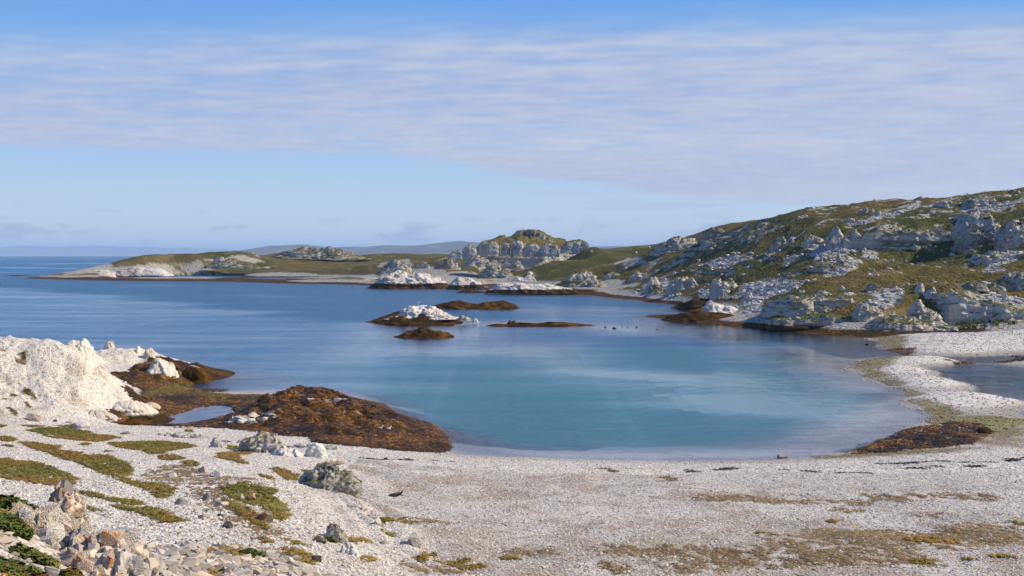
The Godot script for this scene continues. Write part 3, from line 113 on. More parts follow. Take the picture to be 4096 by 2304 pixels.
	["knoll_cliff", "smooth white slabs at the knoll's landward end", "cliff", "", "knoll", [46.72, -811.98, 11.78, 5.3, 20.81, 30.72, 0.8, 0.12, -9, 1.6, 0], [0.5, 0.9, 1, 0.95, 0.7]],
	["knoll_cliff", "low white rocks at the knoll's landward foot", "cliff", "", "knoll", [51.41, -811.18, 9.43, 4.24, 20.03, 26.79, 0.8, 0.12, -9, 1.6, 0], [0.5, 0.9, 1, 0.95, 0.7]],
	["rock_outcrop", "dark low rocks on the far headland's seaward skyline", "outcrop", "", "hill", [-329.11, -1063.02, 17.27, 7.56, 9.41, 16.34, 0.62, 0.28, -9, 1.8, 0], [0.2, 0.7, 0.9, 0.6, 0.8, 0.5]],
	["rock_outcrop", "bright hump of rock on the far headland", "outcrop", "", "hill", [-280.76, -1051.33, 7.6, 3.33, 10.62, 19.23, 0.62, 0.28, -9, 1.8, 0], [0.4, 0.9, 1, 0.7]],
	["rock_outcrop", "spread of white rock ribs on the far headland", "outcrop", "", "hill", [-265.02, -1045.44, 31.06, 13.59, 6.92, 16.39, 0.62, 0.28, -9, 1.8, 0], [0.1, 0.4, 0.6, 1, 0.7, 0.4, 0.2]],
	["rock_outcrop", "flat rock slab above the far plain", "outcrop", "", "hill", [-269.32, -1122.66, 15.21, 6.65, 15.06, 22.55, 0.62, 0.28, -9, 1.8, 0], [0.6, 1, 0.95, 0.7, 0.5]],
	["rock_outcrop", "long stony ridge at the back of the far plain", "outcrop", "", "hill", [-211.6, -1189.44, 53.93, 23.6, 14.96, 27.8, 0.62, 0.28, -9, 1.8, 0], [0.15, 0.5, 0.75, 0.9, 1, 0.85, 0.8, 1, 0.7, 0.5, 0.25]],
	["rock_outcrop", "square block on the stony ridge", "outcrop", "", "hill", [-195.9, -1175.93, 5.32, 2.33, 22.61, 29.45, 0.62, 0.28, -9, 1.8, 0], [0.9, 1, 1, 0.95]],
	["rock_outcrop", "white rock tongue at the far headland's tip", "outcrop", "", "white", [-382.4, -981.1, 34.86, 15.25, -1.98, 7.93, 0.62, 0.28, -9, 1.8, 0], [0.1, 0.35, 0.5, 0.6, 0.75, 0.9, 0.8]],
	["rock_outcrop", "smooth white rock slope on the far headland", "outcrop", "", "white", [-333.38, -989.84, 27.64, 12.09, 0.68, 10.09, 0.62, 0.28, -9, 1.8, 0], [0.4, 0.7, 1, 0.8, 0.9, 0.6]],
	["weed_islet", "two-humped islet wholly covered in dark brown weed", "islet", "", "weed", [-14.71, -407.4, 18.71, 9, -0.36, 3.19, 0.6, 0.22, 9, 1, 0], [0.12, 0.5, 0.75, 0.95, 0.85, 0.6, 0.5, 0.75, 0.8, 1, 0.8, 0.35]],
	["weed_islet", "small dark islet in front of the white-topped islet", "islet", "", "weed", [-21.19, -267.6, 8.07, 6, -0.49, 2.15, 0.55, 0.22, 9, 1, 0], [0.1, 0.55, 0.75, 0.7, 1, 0.7, 0.55, 0.6, 0.5, 0.2]],
	["weed_islet", "flat sliver of weed-covered rock far out in the bay", "islet", "", "weed", [-19.78, -576.6, 11.14, 6, -0.39, 1.4, 0.55, 0.22, 9, 1, 0], [0.3, 0.9, 1, 0.7, 0.35, 0.15]],
	["weed_islet", "brown rounded rock peeping over the white headland", "islet", "", "weed", [-96.77, -206.51, 2.52, 2.02, 1.88, 3.39, 0.62, 0.22, 9, 1, 0], [0.7, 1, 0.9, 0.4]],
	["weed_skerry", "rounded weed-covered rock at the end of the weed reef", "rock", "weed rocks in the bay", "weed", [27.56, -296.35, 0.77, 0.46, -0.27, 0.4, 0.55, 0.22, 9, 1, 0], [0.6, 1, 0.8]],
	["weed_skerry", "little dark rock off the pale cape", "rock", "weed rocks in the bay", "weed", [38.84, -293.21, 0.43, 0.26, -0.27, 0.21, 0.55, 0.22, 9, 1, 0], [0.6, 1, 0.8]],
	["weed_skerry", "small weed lump at the reef's tail", "rock", "weed rocks in the bay", "weed", [25.56, -300.82, 0.45, 0.27, -0.27, 0.23, 0.55, 0.22, 9, 1, 0], [0.6, 1, 0.8]],
	["weed_skerry", "tiny weed tuft beyond the reef, first of the row", "rock", "weed rocks in the bay", "weed", [30.39, -302.32, 0.33, 0.2, -0.27, 0.16, 0.55, 0.22, 9, 1, 0], [0.6, 1, 0.8]],
	["weed_skerry", "tiny weed tuft beyond the reef, second of the row", "rock", "weed rocks in the bay", "weed", [31.76, -301.31, 0.39, 0.23, -0.27, 0.19, 0.55, 0.22, 9, 1, 0], [0.6, 1, 0.8]],
	["weed_skerry", "tiny weed tuft beyond the reef, third of the row", "rock", "weed rocks in the bay", "weed", [34.2, -301.37, 0.52, 0.31, -0.27, 0.25, 0.55, 0.22, 9, 1, 0], [0.6, 1, 0.8]],
	["weed_skerry", "weed lump in the inlet behind the cape", "rock", "weed rocks in the bay", "weed", [58.3, -430.48, 0.47, 0.28, -0.26, 0.25, 0.55, 0.22, 9, 1, 0], [0.6, 1, 0.8]],
	["weed_skerry", "brown weed rock nearest the pebble shore below the cliffs", "rock", "weed rocks in the bay", "weed", [52.52, -305.21, 0.5, 0.3, -0.27, 0.25, 0.55, 0.22, 9, 1, 0], [0.6, 1, 0.8]],
	["weed_skerry", "brown weed rock out from the cape", "rock", "weed rocks in the bay", "weed", [38.85, -293.1, 0.42, 0.25, -0.27, 0.21, 0.55, 0.22, 9, 1, 0], [0.6, 1, 0.8]],
	["weed_skerry", "brown weed rock off the pebble spit", "rock", "weed rocks in the bay", "weed", [78.75, -242.99, 0.56, 0.45, -0.31, 0.25, 0.8, 0.12, 9, 1, 0], [0.6, 1, 0.8]],
	["weed_skerry", "small weed stone in the calm shallows by the beach", "rock", "weed rocks in the bay", "weed", [45.66, -127.11, 0.28, 0.23, -0.33, 0.08, 0.8, 0.12, 9, 1, 0], [0.6, 1, 0.8]],
]
# boulders: name, label, group, tone, [x, z, half width, height, roundness]
const BOULDERS := [
	["boulder", "square rust-orange boulder on the mossy slope", "", "orange", [-15.51, -64.76, 0.34, 0.44, 1]],
	["boulder", "split boulder, grey-green on one side and orange on the other", "", "split", [-12.56, -55.63, 0.39, 0.5, 1]],
	["boulder", "long dark slab lying on the white gravel", "", "dark", [-13.76, -52.72, 0.39, 0.27, 1]],
	["boulder", "small dark slab above the long one", "", "dark", [-14.98, -55.88, 0.16, 0.12, 1]],
	["boulder", "white boulder with pinkish face beside a brown moss patch", "", "white", [-20.68, -77.28, 0.43, 0.38, 1]],
	["boulder", "lone grey boulder standing on the open beach", "", "grey", [-5.71, -63.45, 0.41, 0.59, 1]],
	["boulder", "pointed cream boulder beside the lone grey one", "", "cream", [-7.15, -61.68, 0.19, 0.28, 1]],
	["boulder", "flat reddish slab with green lichen", "", "redgreen", [-9.37, -53.02, 0.34, 0.29, 1]],
	["boulder", "dark angular rock with a pale top beside moss", "", "dark", [-8.35, -46.18, 0.26, 0.28, 1]],
	["boulder", "low mottled grey rock half sunk in moss", "", "greywhite", [-8.97, -45.22, 0.24, 0.18, 1]],
	["boulder", "flat pinkish slab at the top of the mossy slope", "", "pink", [-15.96, -59.94, 0.38, 0.27, 1]],
	["boulder", "small pink rock above the flat pinkish slab", "", "pink", [-17.4, -64.14, 0.23, 0.18, 1]],
	["boulder", "low cream rock in thin moss", "", "cream", [-17.91, -69.76, 0.26, 0.2, 1]],
	["boulder", "rounded grey rock buried in the bank", "", "grey", [-18.16, -64.93, 0.28, 0.37, 1]],
	["boulder", "pinkish white boulder in the grass", "", "pink", [-22.96, -81.01, 0.29, 0.42, 1]],
	["boulder", "pale pink slab beside dark pebbles", "", "pink", [-15.41, -54.58, 0.23, 0.18, 1]],
	["boulder", "white fragment leaning on the rust-orange boulder", "", "white", [-16.01, -64.7, 0.18, 0.23, 1]],
	["boulder", "upright white stone among low grass", "", "white", [-8.19, -66.27, 0.19, 0.38, 1]],
	["boulder", "small white stone next to the upright one", "", "white", [-7.89, -66.44, 0.13, 0.18, 1]],
	["boulder", "small white boulder with a pointed top in brown moss", "", "white", [-23.93, -76.78, 0.33, 0.34, 1]],
	["boulder", "grey-green lichened boulder on the gravel tongue", "", "greygreen", [-18.45, -60.83, 0.34, 0.34, 1]],
	["boulder", "flat white stone in the grass strip", "", "white", [-21.65, -69.12, 0.23, 0.15, 1]],
	["boulder", "thin pinkish stone at the edge of the grass", "", "pink", [-20.95, -71.43, 0.23, 0.13, 1]],
	["boulder", "white stone in the middle of the big green patch", "", "white", [-31.61, -74.68, 0.18, 0.16, 1]],
	["boulder", "round tan boulder at the foot of the white bluff", "", "tan", [-51.65, -117.91, 0.75, 0.77, 1]],
	["boulder", "small brownish stone on the upper beach", "", "pink", [-48.15, -118.81, 0.35, 0.22, 1]],
	["boulder", "little dark stone near the round tan boulder", "", "dark", [-49.64, -118.75, 0.2, 0.22, 1]],
	["boulder", "flat brown stone at the edge of the weed bed", "", "pink", [-45.7, -123.95, 0.5, 0.15, 1]],
	["boulder", "broken white rock with a brown tip on the upper beach", "", "white", [-45.53, -115.49, 0.81, 0.68, 1]],
	["boulder", "thin reddish slab on the gravel", "", "redgreen", [-39.66, -112.32, 0.53, 0.18, 1]],
	["boulder", "dark stone on the wrack line", "", "dark", [-11.67, -100.45, 0.25, 0.23, 1]],
	["boulder", "brown stone at the water's edge", "", "tan", [26.67, -107.7, 0.49, 0.39, 1]],
	["boulder", "small white stone on the brown turf", "", "white", [23.3, -64.09, 0.1, 0.13, 1]],
	["boulder", "weed-covered stone on the green pebbles", "", "weed", [51.33, -118.64, 0.81, 0.7, 1]],
	["boulder", "smooth cream dome rock rising from the weed", "", "dome", [-44.7, -135.43, 1.15, 1.13, 2]],
]
const HILL_BOULDERS := [99.3, -505.3, 0.9, 96.2, -508.4, 0.6, 101.6, -502.3, 0.9, 103.1, -499.3, 0.7, 91.8, -813.4, 1.1, 65, -626.9, 1.2, 83, -619.4, 0.7, 80.7, -628.8, 1.5, 87.5, -437.7, 0.5, 87.3, -413.5, 0.7, 83, -416, 0.6, 85.2, -433.8, 0.8, 85.2, -445.6, 0.5, 91.1, -424.8, 0.8, 104.2, -427.3, 0.7, 97.5, -527, 0.6, 103.2, -825.7, 1, 95.6, -525.4, 0.9, 95.5, -355, 0.6, 105.9, -487.5, 0.7, 101.6, -522.3, 0.5, 93.3, -554.5, 0.5, 97.9, -449.7, 0.5, 92.5, -503.8, 0.5, 77, -615.7, 1, 89.1, -523.8, 0.8, 94.3, -444.3, 0.5, 100.6, -435.1, 0.4, 106.8, -414.7, 0.4, 95.5, -422.3, 0.4, 146.3, -396.5, 0.4, 151.2, -396.5, 0.3, 149.1, -378, 0.5, 139.4, -382.5, 0.3, 118.1, -358.2, 0.3, 134.7, -388.3, 0.3, 144.8, -391.8, 0.3, 155.6, -388.3, 0.8, 121.5, -372.4, 0.4, 153.1, -396.5, 0.3, 95.5, -355, 0.7, 96.6, -397.7, 0.5, 118.1, -384.8, 0.7, 106.2, -486, 0.6, 107.4, -478.8, 0.7, 139.8, -389.5, 0.3, 129.5, -310.2, 0.3, 158.5, -361.4, 0.3, 149.4, -396.5, 0.2, 130.8, -371.3, 0.2, -102.4, -887.2, 1.1, -118.9, -964.7, 0.7, 11.8, -725.9, 1.8, -27.8, -736.9, 1.1, -80.2, -861, 0.7, -9.9, -866.2, 0.8, 56.9, -789.4, 1.2, 62.9, -796.5, 0.8]
const SHRUBS := [-12.81, -28.54, 0.68, 0.36, 0, -11.92, -28.2, 0.35, 0.16, 0, -11.09, -25.32, 0.43, 0.26, 0, -10.66, -23.01, 0.29, 0.24, 1, -9.98, -24.65, 0.13, 0.13, 2, -9.59, -26.64, 0.52, 0.12, 0, -9.57, -29.59, 0.37, 0.13, 0, -9.6, -28.89, 0.16, 0.08, 2, -9.83, -41.25, 0.42, 0.28, 0, -9.01, -54.33, 0.25, 0.16, 0, -12.36, -26.64, 0.52, 0.33, 0, -10.73, -23.64, 0.46, 0.22, 1, -10.12, -23.22, 0.4, 0.13, 1]
const WRACK := [[7.8, -96.5, 10.4, -96.2, 12, -95.7, 16.3, -95.1, 21, -97.1], [23.1, -96.2, 26.2, -94.8, 28.9, -94.2, 30.9, -94], [34.5, -96.5, 37.8, -97.1, 42.5, -97.7], [33.5, -100.4, 36.7, -100.1, 39.4, -100.7, 41, -99.5, 44.2, -100.1, 47.2, -101.3], [-13.9, -99.8, -7, -101, -5.2, -99.8], [39.2, -100.4, 40.1, -100.4, 41.1, -99.8], [45.3, -100.1, 47.1, -101, 48.1, -101.9]]

# ---------------------------------------------------------------- the land as a function of place
const NEAR_X := -120.0
const NEAR_Z := -10.0
const NEAR_CELL := 2.5
const NEAR_W := 102
const NEAR_H := 118
const FAR_X := -760.0
const FAR_Z := -240.0
const FAR_CELL := 8.0
const FAR_W := 152
const FAR_H := 162
const FINER := 4
var near_map := PackedFloat32Array()
var far_map := PackedFloat32Array()

func surveyed(x: float, z: float) -> float:
	var px := x * 0.01
	var pz := z * 0.01
	var s: float = SURVEY_PLANE[0] + SURVEY_PLANE[1] * px + SURVEY_PLANE[2] * pz
	var i := 0
	var n := survey_flat.size()
	while i < n:
		var dx := px - survey_flat[i]
		var dz := pz - survey_flat[i + 1]
		var r := dx * dx + dz * dz + 1e-9
		s += survey_flat[i + 2] * r * log(r)
		i += 3
	return s

var survey_flat := PackedFloat64Array()

func survey_rows(row: int, into: Dictionary) -> void:
	var out := PackedFloat32Array()
	out.resize(into.w)
	for i in into.w:
		out[i] = clampf(surveyed(into.x + i * into.cell, into.z - row * into.cell), -12.0, 60.0)
	into.rows[row] = out

func make_map(x: float, z: float, cell: float, w: int, h: int) -> PackedFloat32Array:
	var into := {"x": x, "z": z, "cell": cell, "w": w, "rows": []}
	into.rows.resize(h)
	var task := WorkerThreadPool.add_group_task(survey_rows.bind(into), h, -1, true)
	WorkerThreadPool.wait_for_group_task_completion(task)
	var all := PackedFloat32Array()
	for r in into.rows:
		all.append_array(r)
	var im := Image.create_from_data(w, h, false, Image.FORMAT_RF, all.to_byte_array())
	im.resize(w * FINER, h * FINER, Image.INTERPOLATE_CUBIC)
	return im.get_data().to_float32_array()

func look_up(map: PackedFloat32Array, w: int, h: int, fx: float, fz: float) -> float:
	fx = clampf(fx, 0.0, w - 1.001)
	fz = clampf(fz, 0.0, h - 1.001)
	var i := int(fx)
	var j := int(fz)
	fx -= i
	fz -= j
	var k := j * w + i
	var a := map[k] + (map[k + 1] - map[k]) * fx
	var b := map[k + w] + (map[k + w + 1] - map[k + w]) * fx
	return a + (b - a) * fz

func base_height(x: float, z: float) -> float:
	var far := clampf((-z - 262.0) / 16.0, 0.0, 1.0)
	var s := 0.0
	if far < 1.0:
		s += (1.0 - far) * look_up(near_map, NEAR_W * FINER, NEAR_H * FINER, ((x - NEAR_X) / NEAR_CELL + 0.5) * FINER, ((NEAR_Z - z) / NEAR_CELL + 0.5) * FINER)
	if far > 0.0:
		s += far * look_up(far_map, FAR_W * FINER, FAR_H * FINER, ((x - FAR_X) / FAR_CELL + 0.5) * FINER, ((FAR_Z - z) / FAR_CELL + 0.5) * FINER)
	return s

func ground(x: float, z: float) -> float:
	var b := base_height(x, z)
	var a := smoothstep(0.0, 1.5, absf(b))
	if z > -262.0:
		var n := noise_a.get_noise_2d(x * 9.0, z * 9.0) * 0.16 + noise_b.get_noise_2d(x * 6.0, z * 6.0) * 0.07
		var weed := mask_at("kelp", x, z)
		n += weed * (noise_b.get_noise_2d(x * 9.0, z * 9.0) * 0.28 + noise_a.get_noise_2d(x * 14.0, z * 14.0) * 0.22 + smoothstep(0.6, 2.0, b) * (noise_a.get_noise_2d(x * 20.0, z * 20.0) * 0.8 + (noise_r.get_noise_2d(x * 5.0, z * 5.0) - 0.4) * 0.3))
		if z < -112.0 and x < -36.0:   # the bluff is rougher than the beach
			n += smoothstep(1.5, 4.0, b) * (noise_r.get_noise_2d(x * 3.0, z * 3.0) * 0.7 + noise_b.get_noise_2d(x * 7.0, z * 7.0) * 0.35 + noise_b.get_noise_2d(x * 20.0, z * 20.0) * 0.15)
		if x > -16.0 and z > -106.0 and b > 0.7:   # storm ridges along the beach
			n += 0.10 * sin(b * 15.0 + noise_a.get_noise_2d(x * 2.0, z * 2.0) * 3.0) * smoothstep(0.7, 1.2, b) * smoothstep(4.5, 3.4, b)
		if b > 4.0 and z > -75.0:
			n += smoothstep(4.0, 8.0, b) * noise_b.get_noise_2d(x * 5.0, z * 5.0) * 0.18
		return b + n * (0.18 + 0.82 * a)
	if z > -640.0 and b > 4.0:   # beds of rock crop out as ledges
		var s := (b + noise_a.get_noise_2d(x * 1.4, z * 1.4) * 3.0) / 3.4
		var step := s - floorf(s)
		var keep := smoothstep(-0.15, 0.35, noise_b.get_noise_2d(x * 0.5 + 31.0, z * 0.5)) * 0.36 * smoothstep(4.0, 9.0, b)
		b += keep * 3.4 * (smoothstep(0.62, 0.95, step) - step)
	var k := smoothstep(1.0, 12.0, b)
	var f := noise_a.get_noise_2d(x * 1.1, z * 1.1) * 1.5 + (noise_r.get_noise_2d(x * 0.9, z * 0.9) - 0.3) * 1.4 + noise_b.get_noise_2d(x * 0.9, z * 0.9) * 0.7
	if z < -650.0:
		k *= 0.55
	return b + f * k + a * noise_b.get_noise_2d(x * 2.2, z * 2.2) * 0.3

func slope_at(x: float, z: float, step := 0.6) -> Vector3:
	return Vector3(ground(x - step, z) - ground(x + step, z), 2.0 * step, ground(x, z - step) - ground(x, z + step)).normalized()

# ---------------------------------------------------------------- what covers the land: outlines walked on the ground, filled into maps
var masks := {}

func make_mask(called: String, outlines: Array, x0: float, z0: float, x1: float, z1: float, cell: float, soften: int, first := 0) -> void:
	var w := int((x1 - x0) / cell)
	var h := int((z0 - z1) / cell)
	var data := PackedFloat32Array()
	data.resize(w * h)
	for line in outlines:
		var value: float = line[0] if first == 1 else 1.0
		var n: int = (line.size() - first) / 2
		if n < 3:
			continue
		var lo := 1e9
		var hi := -1e9
		for k in n:
			lo = minf(lo, line[first + k * 2 + 1])
			hi = maxf(hi, line[first + k * 2 + 1])
		var j0 := clampi(int((z0 - hi) / cell), 0, h - 1)
		var j1 := clampi(int((z0 - lo) / cell) + 1, 0, h - 1)
		for j in range(j0, j1 + 1):
			var z := z0 - (j + 0.5) * cell
			var cross := []
			for k in n:
				var ax: float = line[first + k * 2]
				var az: float = line[first + k * 2 + 1]
				var bx: float = line[first + (k + 1) % n * 2]
				var bz: float = line[first + (k + 1) % n * 2 + 1]
				if (az > z) != (bz > z):
					cross.append(ax + (z - az) / (bz - az) * (bx - ax))
			cross.sort()
			for c in range(0, cross.size() - 1, 2):
				for i in range(clampi(int((cross[c] - x0) / cell + 0.5), 0, w), clampi(int((cross[c + 1] - x0) / cell + 0.5), 0, w)):
					data[j * w + i] = value
	var im := Image.create_from_data(w, h, false, Image.FORMAT_RF, data.to_byte_array())
	if soften > 1:
		im.resize(w / soften, h / soften, Image.INTERPOLATE_BILINEAR)
		im.resize(w, h, Image.INTERPOLATE_CUBIC)
	masks[called] = {"w": w, "h": h, "x": x0, "z": z0, "cell": cell, "data": im.get_data().to_float32_array()}

func mask_at(called: String, x: float, z: float) -> float:
	var m: Dictionary = masks[called]
	var fx: float = (x - m.x) / m.cell - 0.5
	var fz: float = (m.z - z) / m.cell - 0.5
	if fx < 0.0 or fz < 0.0 or fx > m.w - 2.0 or fz > m.h - 2.0:
		return 0.0
	var map: PackedFloat32Array = m.data
	var w: int = m.w
	var i := int(fx)
	var j := int(fz)
	fx -= i
	fz -= j
	var k := j * w + i
	var a := map[k] + (map[k + 1] - map[k]) * fx
	var b := map[k + w] + (map[k + w + 1] - map[k + w]) * fx
	return a + (b - a) * fz

# ---------------------------------------------------------------- small helpers
func tag(o: Node, label: String, category: String, group := "", kind := "") -> void:
	if label:
		o.set_meta("label", label)
	if category:
		o.set_meta("category", category)
	if group:
		o.set_meta("group", group)
	if kind:
		o.set_meta("kind", kind)

func numbered(called: String) -> String:
	names[called] = names.get(called, -1) + 1
	return called if names[called] == 0 else "%s_%03d" % [called, names[called]]

func thing(called: String, at: Vector3, label: String, category: String, group := "") -> Node3D:
	var o := Node3D.new()
	o.name = numbered(called)
	o.position = at
	add_child(o)
	tag(o, label, category, group)
	return o

func part(called: String, mesh: Mesh, material: Material, parent: Node, at := Transform3D.IDENTITY) -> MeshInstance3D:
	var o := MeshInstance3D.new()
	o.name = numbered(called) if parent == self else called
	o.mesh = mesh
	o.material_override = material
	o.transform = at
	parent.add_child(o, true)
	return o

func arrays_mesh(v: PackedVector3Array, n: PackedVector3Array, c: PackedColorArray, uv: PackedVector2Array, idx: PackedInt32Array) -> ArrayMesh:
	var a := []
	a.resize(Mesh.ARRAY_MAX)
	a[Mesh.ARRAY_VERTEX] = v
	if n.size():
		a[Mesh.ARRAY_NORMAL] = n
	if c.size():
		a[Mesh.ARRAY_COLOR] = c
	if uv.size():
		a[Mesh.ARRAY_TEX_UV] = uv
	a[Mesh.ARRAY_INDEX] = idx
	var m := ArrayMesh.new()
	m.add_surface_from_arrays(Mesh.PRIMITIVE_TRIANGLES, a)
	return m

func hash2(i: int, j: int) -> float:
	var h := (i * 374761393 + j * 668265263) & 0x7fffffff
	h = ((h ^ (h >> 13)) * 1274126177) & 0x7fffffff
	return ((h ^ (h >> 16)) & 0xffff) / 65535.0

func lin(r: float, g: float, b: float) -> Color:   # a base colour given in linear values, as an albedo_color
	return Color(r, g, b).linear_to_srgb()

func noise_texture(kind: int, frequency: float, ramp: Array, size := 512, octaves := 4, normal := 0.0, the_seed := 1) -> NoiseTexture2D:
	var n := FastNoiseLite.new()
	n.seed = the_seed
	n.noise_type = kind
	n.frequency = frequency
	n.fractal_octaves = octaves
	if kind == FastNoiseLite.TYPE_CELLULAR:
		n.fractal_type = FastNoiseLite.FRACTAL_NONE
		n.cellular_return_type = octaves as FastNoiseLite.CellularReturnType
		n.cellular_jitter = 0.9
	var t := NoiseTexture2D.new()
	t.width = size
	t.height = size
	t.seamless = true
	t.seamless_blend_skirt = 0.15
	t.noise = n
	if normal > 0.0:
		t.as_normal_map = true
		t.bump_strength = normal
	elif ramp.size():
		var g := Gradient.new()
		g.offsets = PackedFloat32Array(ramp.map(func(r): return r[0]))
		g.colors = PackedColorArray(ramp.map(func(r): return r[1]))
		t.color_ramp = g
	return t

# ---------------------------------------------------------------- sky: clear air and one broad deck of thin rippled cloud
func sky_color(az: float, el: float) -> Color:
	var y := sin(el)
	var x := sin(az) * cos(el)
	var z := cos(az) * cos(el)            # ahead is -z in the world
	var e := rad_to_deg(el)
	var t := exp(-pow(maxf(e, 0.0) / 8.5, 1.6))
	var c := Color(0.38, 0.615, 0.915).lerp(Color(0.835, 0.905, 0.955), t)
	c = c.lerp(Color(0.24, 0.44, 0.76), smoothstep(14.0, 75.0, e))
	if e < 0.05:
		return c
	var q := absf(z) / y
	var l := x / y
	# the deck's two edges, frayed
	var fray := noise_a.get_noise_2d(l * 22.0, q * 22.0) * 1.0 + noise_b.get_noise_2d(l * 30.0, q * 55.0) * 0.55
	var near_edge := smoothstep(4.3, 5.5, q + fray * 0.35 + l * 0.05)
	var reach := 11.0 + 11.0 * smoothstep(-0.16, 0.36, x / maxf(absf(z), 0.01)) + 0.15 * l + 1.6 * noise_a.get_noise_1d(l * 14.0)
	var far_edge := 1.0 - smoothstep(reach - 1.2, reach + 1.0, q + fray * 2.2)
	var ripple := noise_b.get_noise_2d(l * 26.0, q * 50.0) * 0.55 + noise_b.get_noise_2d(l * 75.0 + q * 25.0, q * 125.0) * 0.65 + noise_a.get_noise_2d(l * 90.0 + 9.0, q * 160.0) * 0.35
	var body := clampf(0.92 + 0.5 * ripple + 0.4 * noise_a.get_noise_2d(l * 7.0 + 50.0, q * 9.0), 0.12, 0.97)
	var cover := near_edge * far_edge * body
	var lit := clampf(0.5 + 0.7 * ripple + 0.03 * l + noise_a.get_noise_2d(l * 9.0, q * 16.0 + 30.0) * 0.4, 0.0, 1.0)
	var cloud := Color(0.70, 0.735, 0.865).lerp(Color(0.815, 0.83, 0.89), lit)
	c = c.lerp(cloud, cover * 0.93)
	# wisps and small flat clouds low down
	var a := rad_to_deg(az)
	var low := smoothstep(0.25, 0.6, e) * (1.0 - smoothstep(1.3, 2.4, e + noise_a.get_noise_1d(a * 3.0)))
	var puff := noise_b.get_noise_2d(a * 7.5, e * 30.0) + 0.45 * noise_a.get_noise_2d(a * 5.0, 3.0) + 0.25 * noise_b.get_noise_2d(a * 30.0, e * 80.0)
	c = c.lerp(Color(0.70, 0.77, 0.89), low * smoothstep(0.16, 0.42, puff) * 0.75)
	var wisp := smoothstep(0.22, 0.55, noise_b.get_noise_2d(a * 1.4 + 70.0, e * 26.0)) * smoothstep(1.2, 1.8, e) * (1.0 - smoothstep(3.0, 3.8, e))
	c = c.lerp(Color(0.72, 0.785, 0.90), wisp * 0.5)
	return c

func make_sky() -> ImageTexture:
	var w := 4096
	var h := 2048
	var all := Image.create(1024, 512, false, Image.FORMAT_RGB8)
	all.fill(Color(0.62, 0.72, 0.84))
	for j in 258:
		for i in 1024:
			all.set_pixel(i, j, sky_color(wrapf((i + 0.5) / 1024.0 * TAU, -PI, PI), (0.5 - (j + 0.5) / 512.0) * PI))
	all.resize(w, h, Image.INTERPOLATE_CUBIC)
	var side := int(w * 42.0 / 360.0)
	var j0 := int(h * (0.5 - 21.0 / 180.0))
	for j in range(j0, h / 2 + 2):
		for i in range(-side, side):
			all.set_pixel(posmod(i, w), j, sky_color((i + 0.5) / w * TAU, (0.5 - (j + 0.5) / h) * PI))
	return ImageTexture.create_from_image(all)

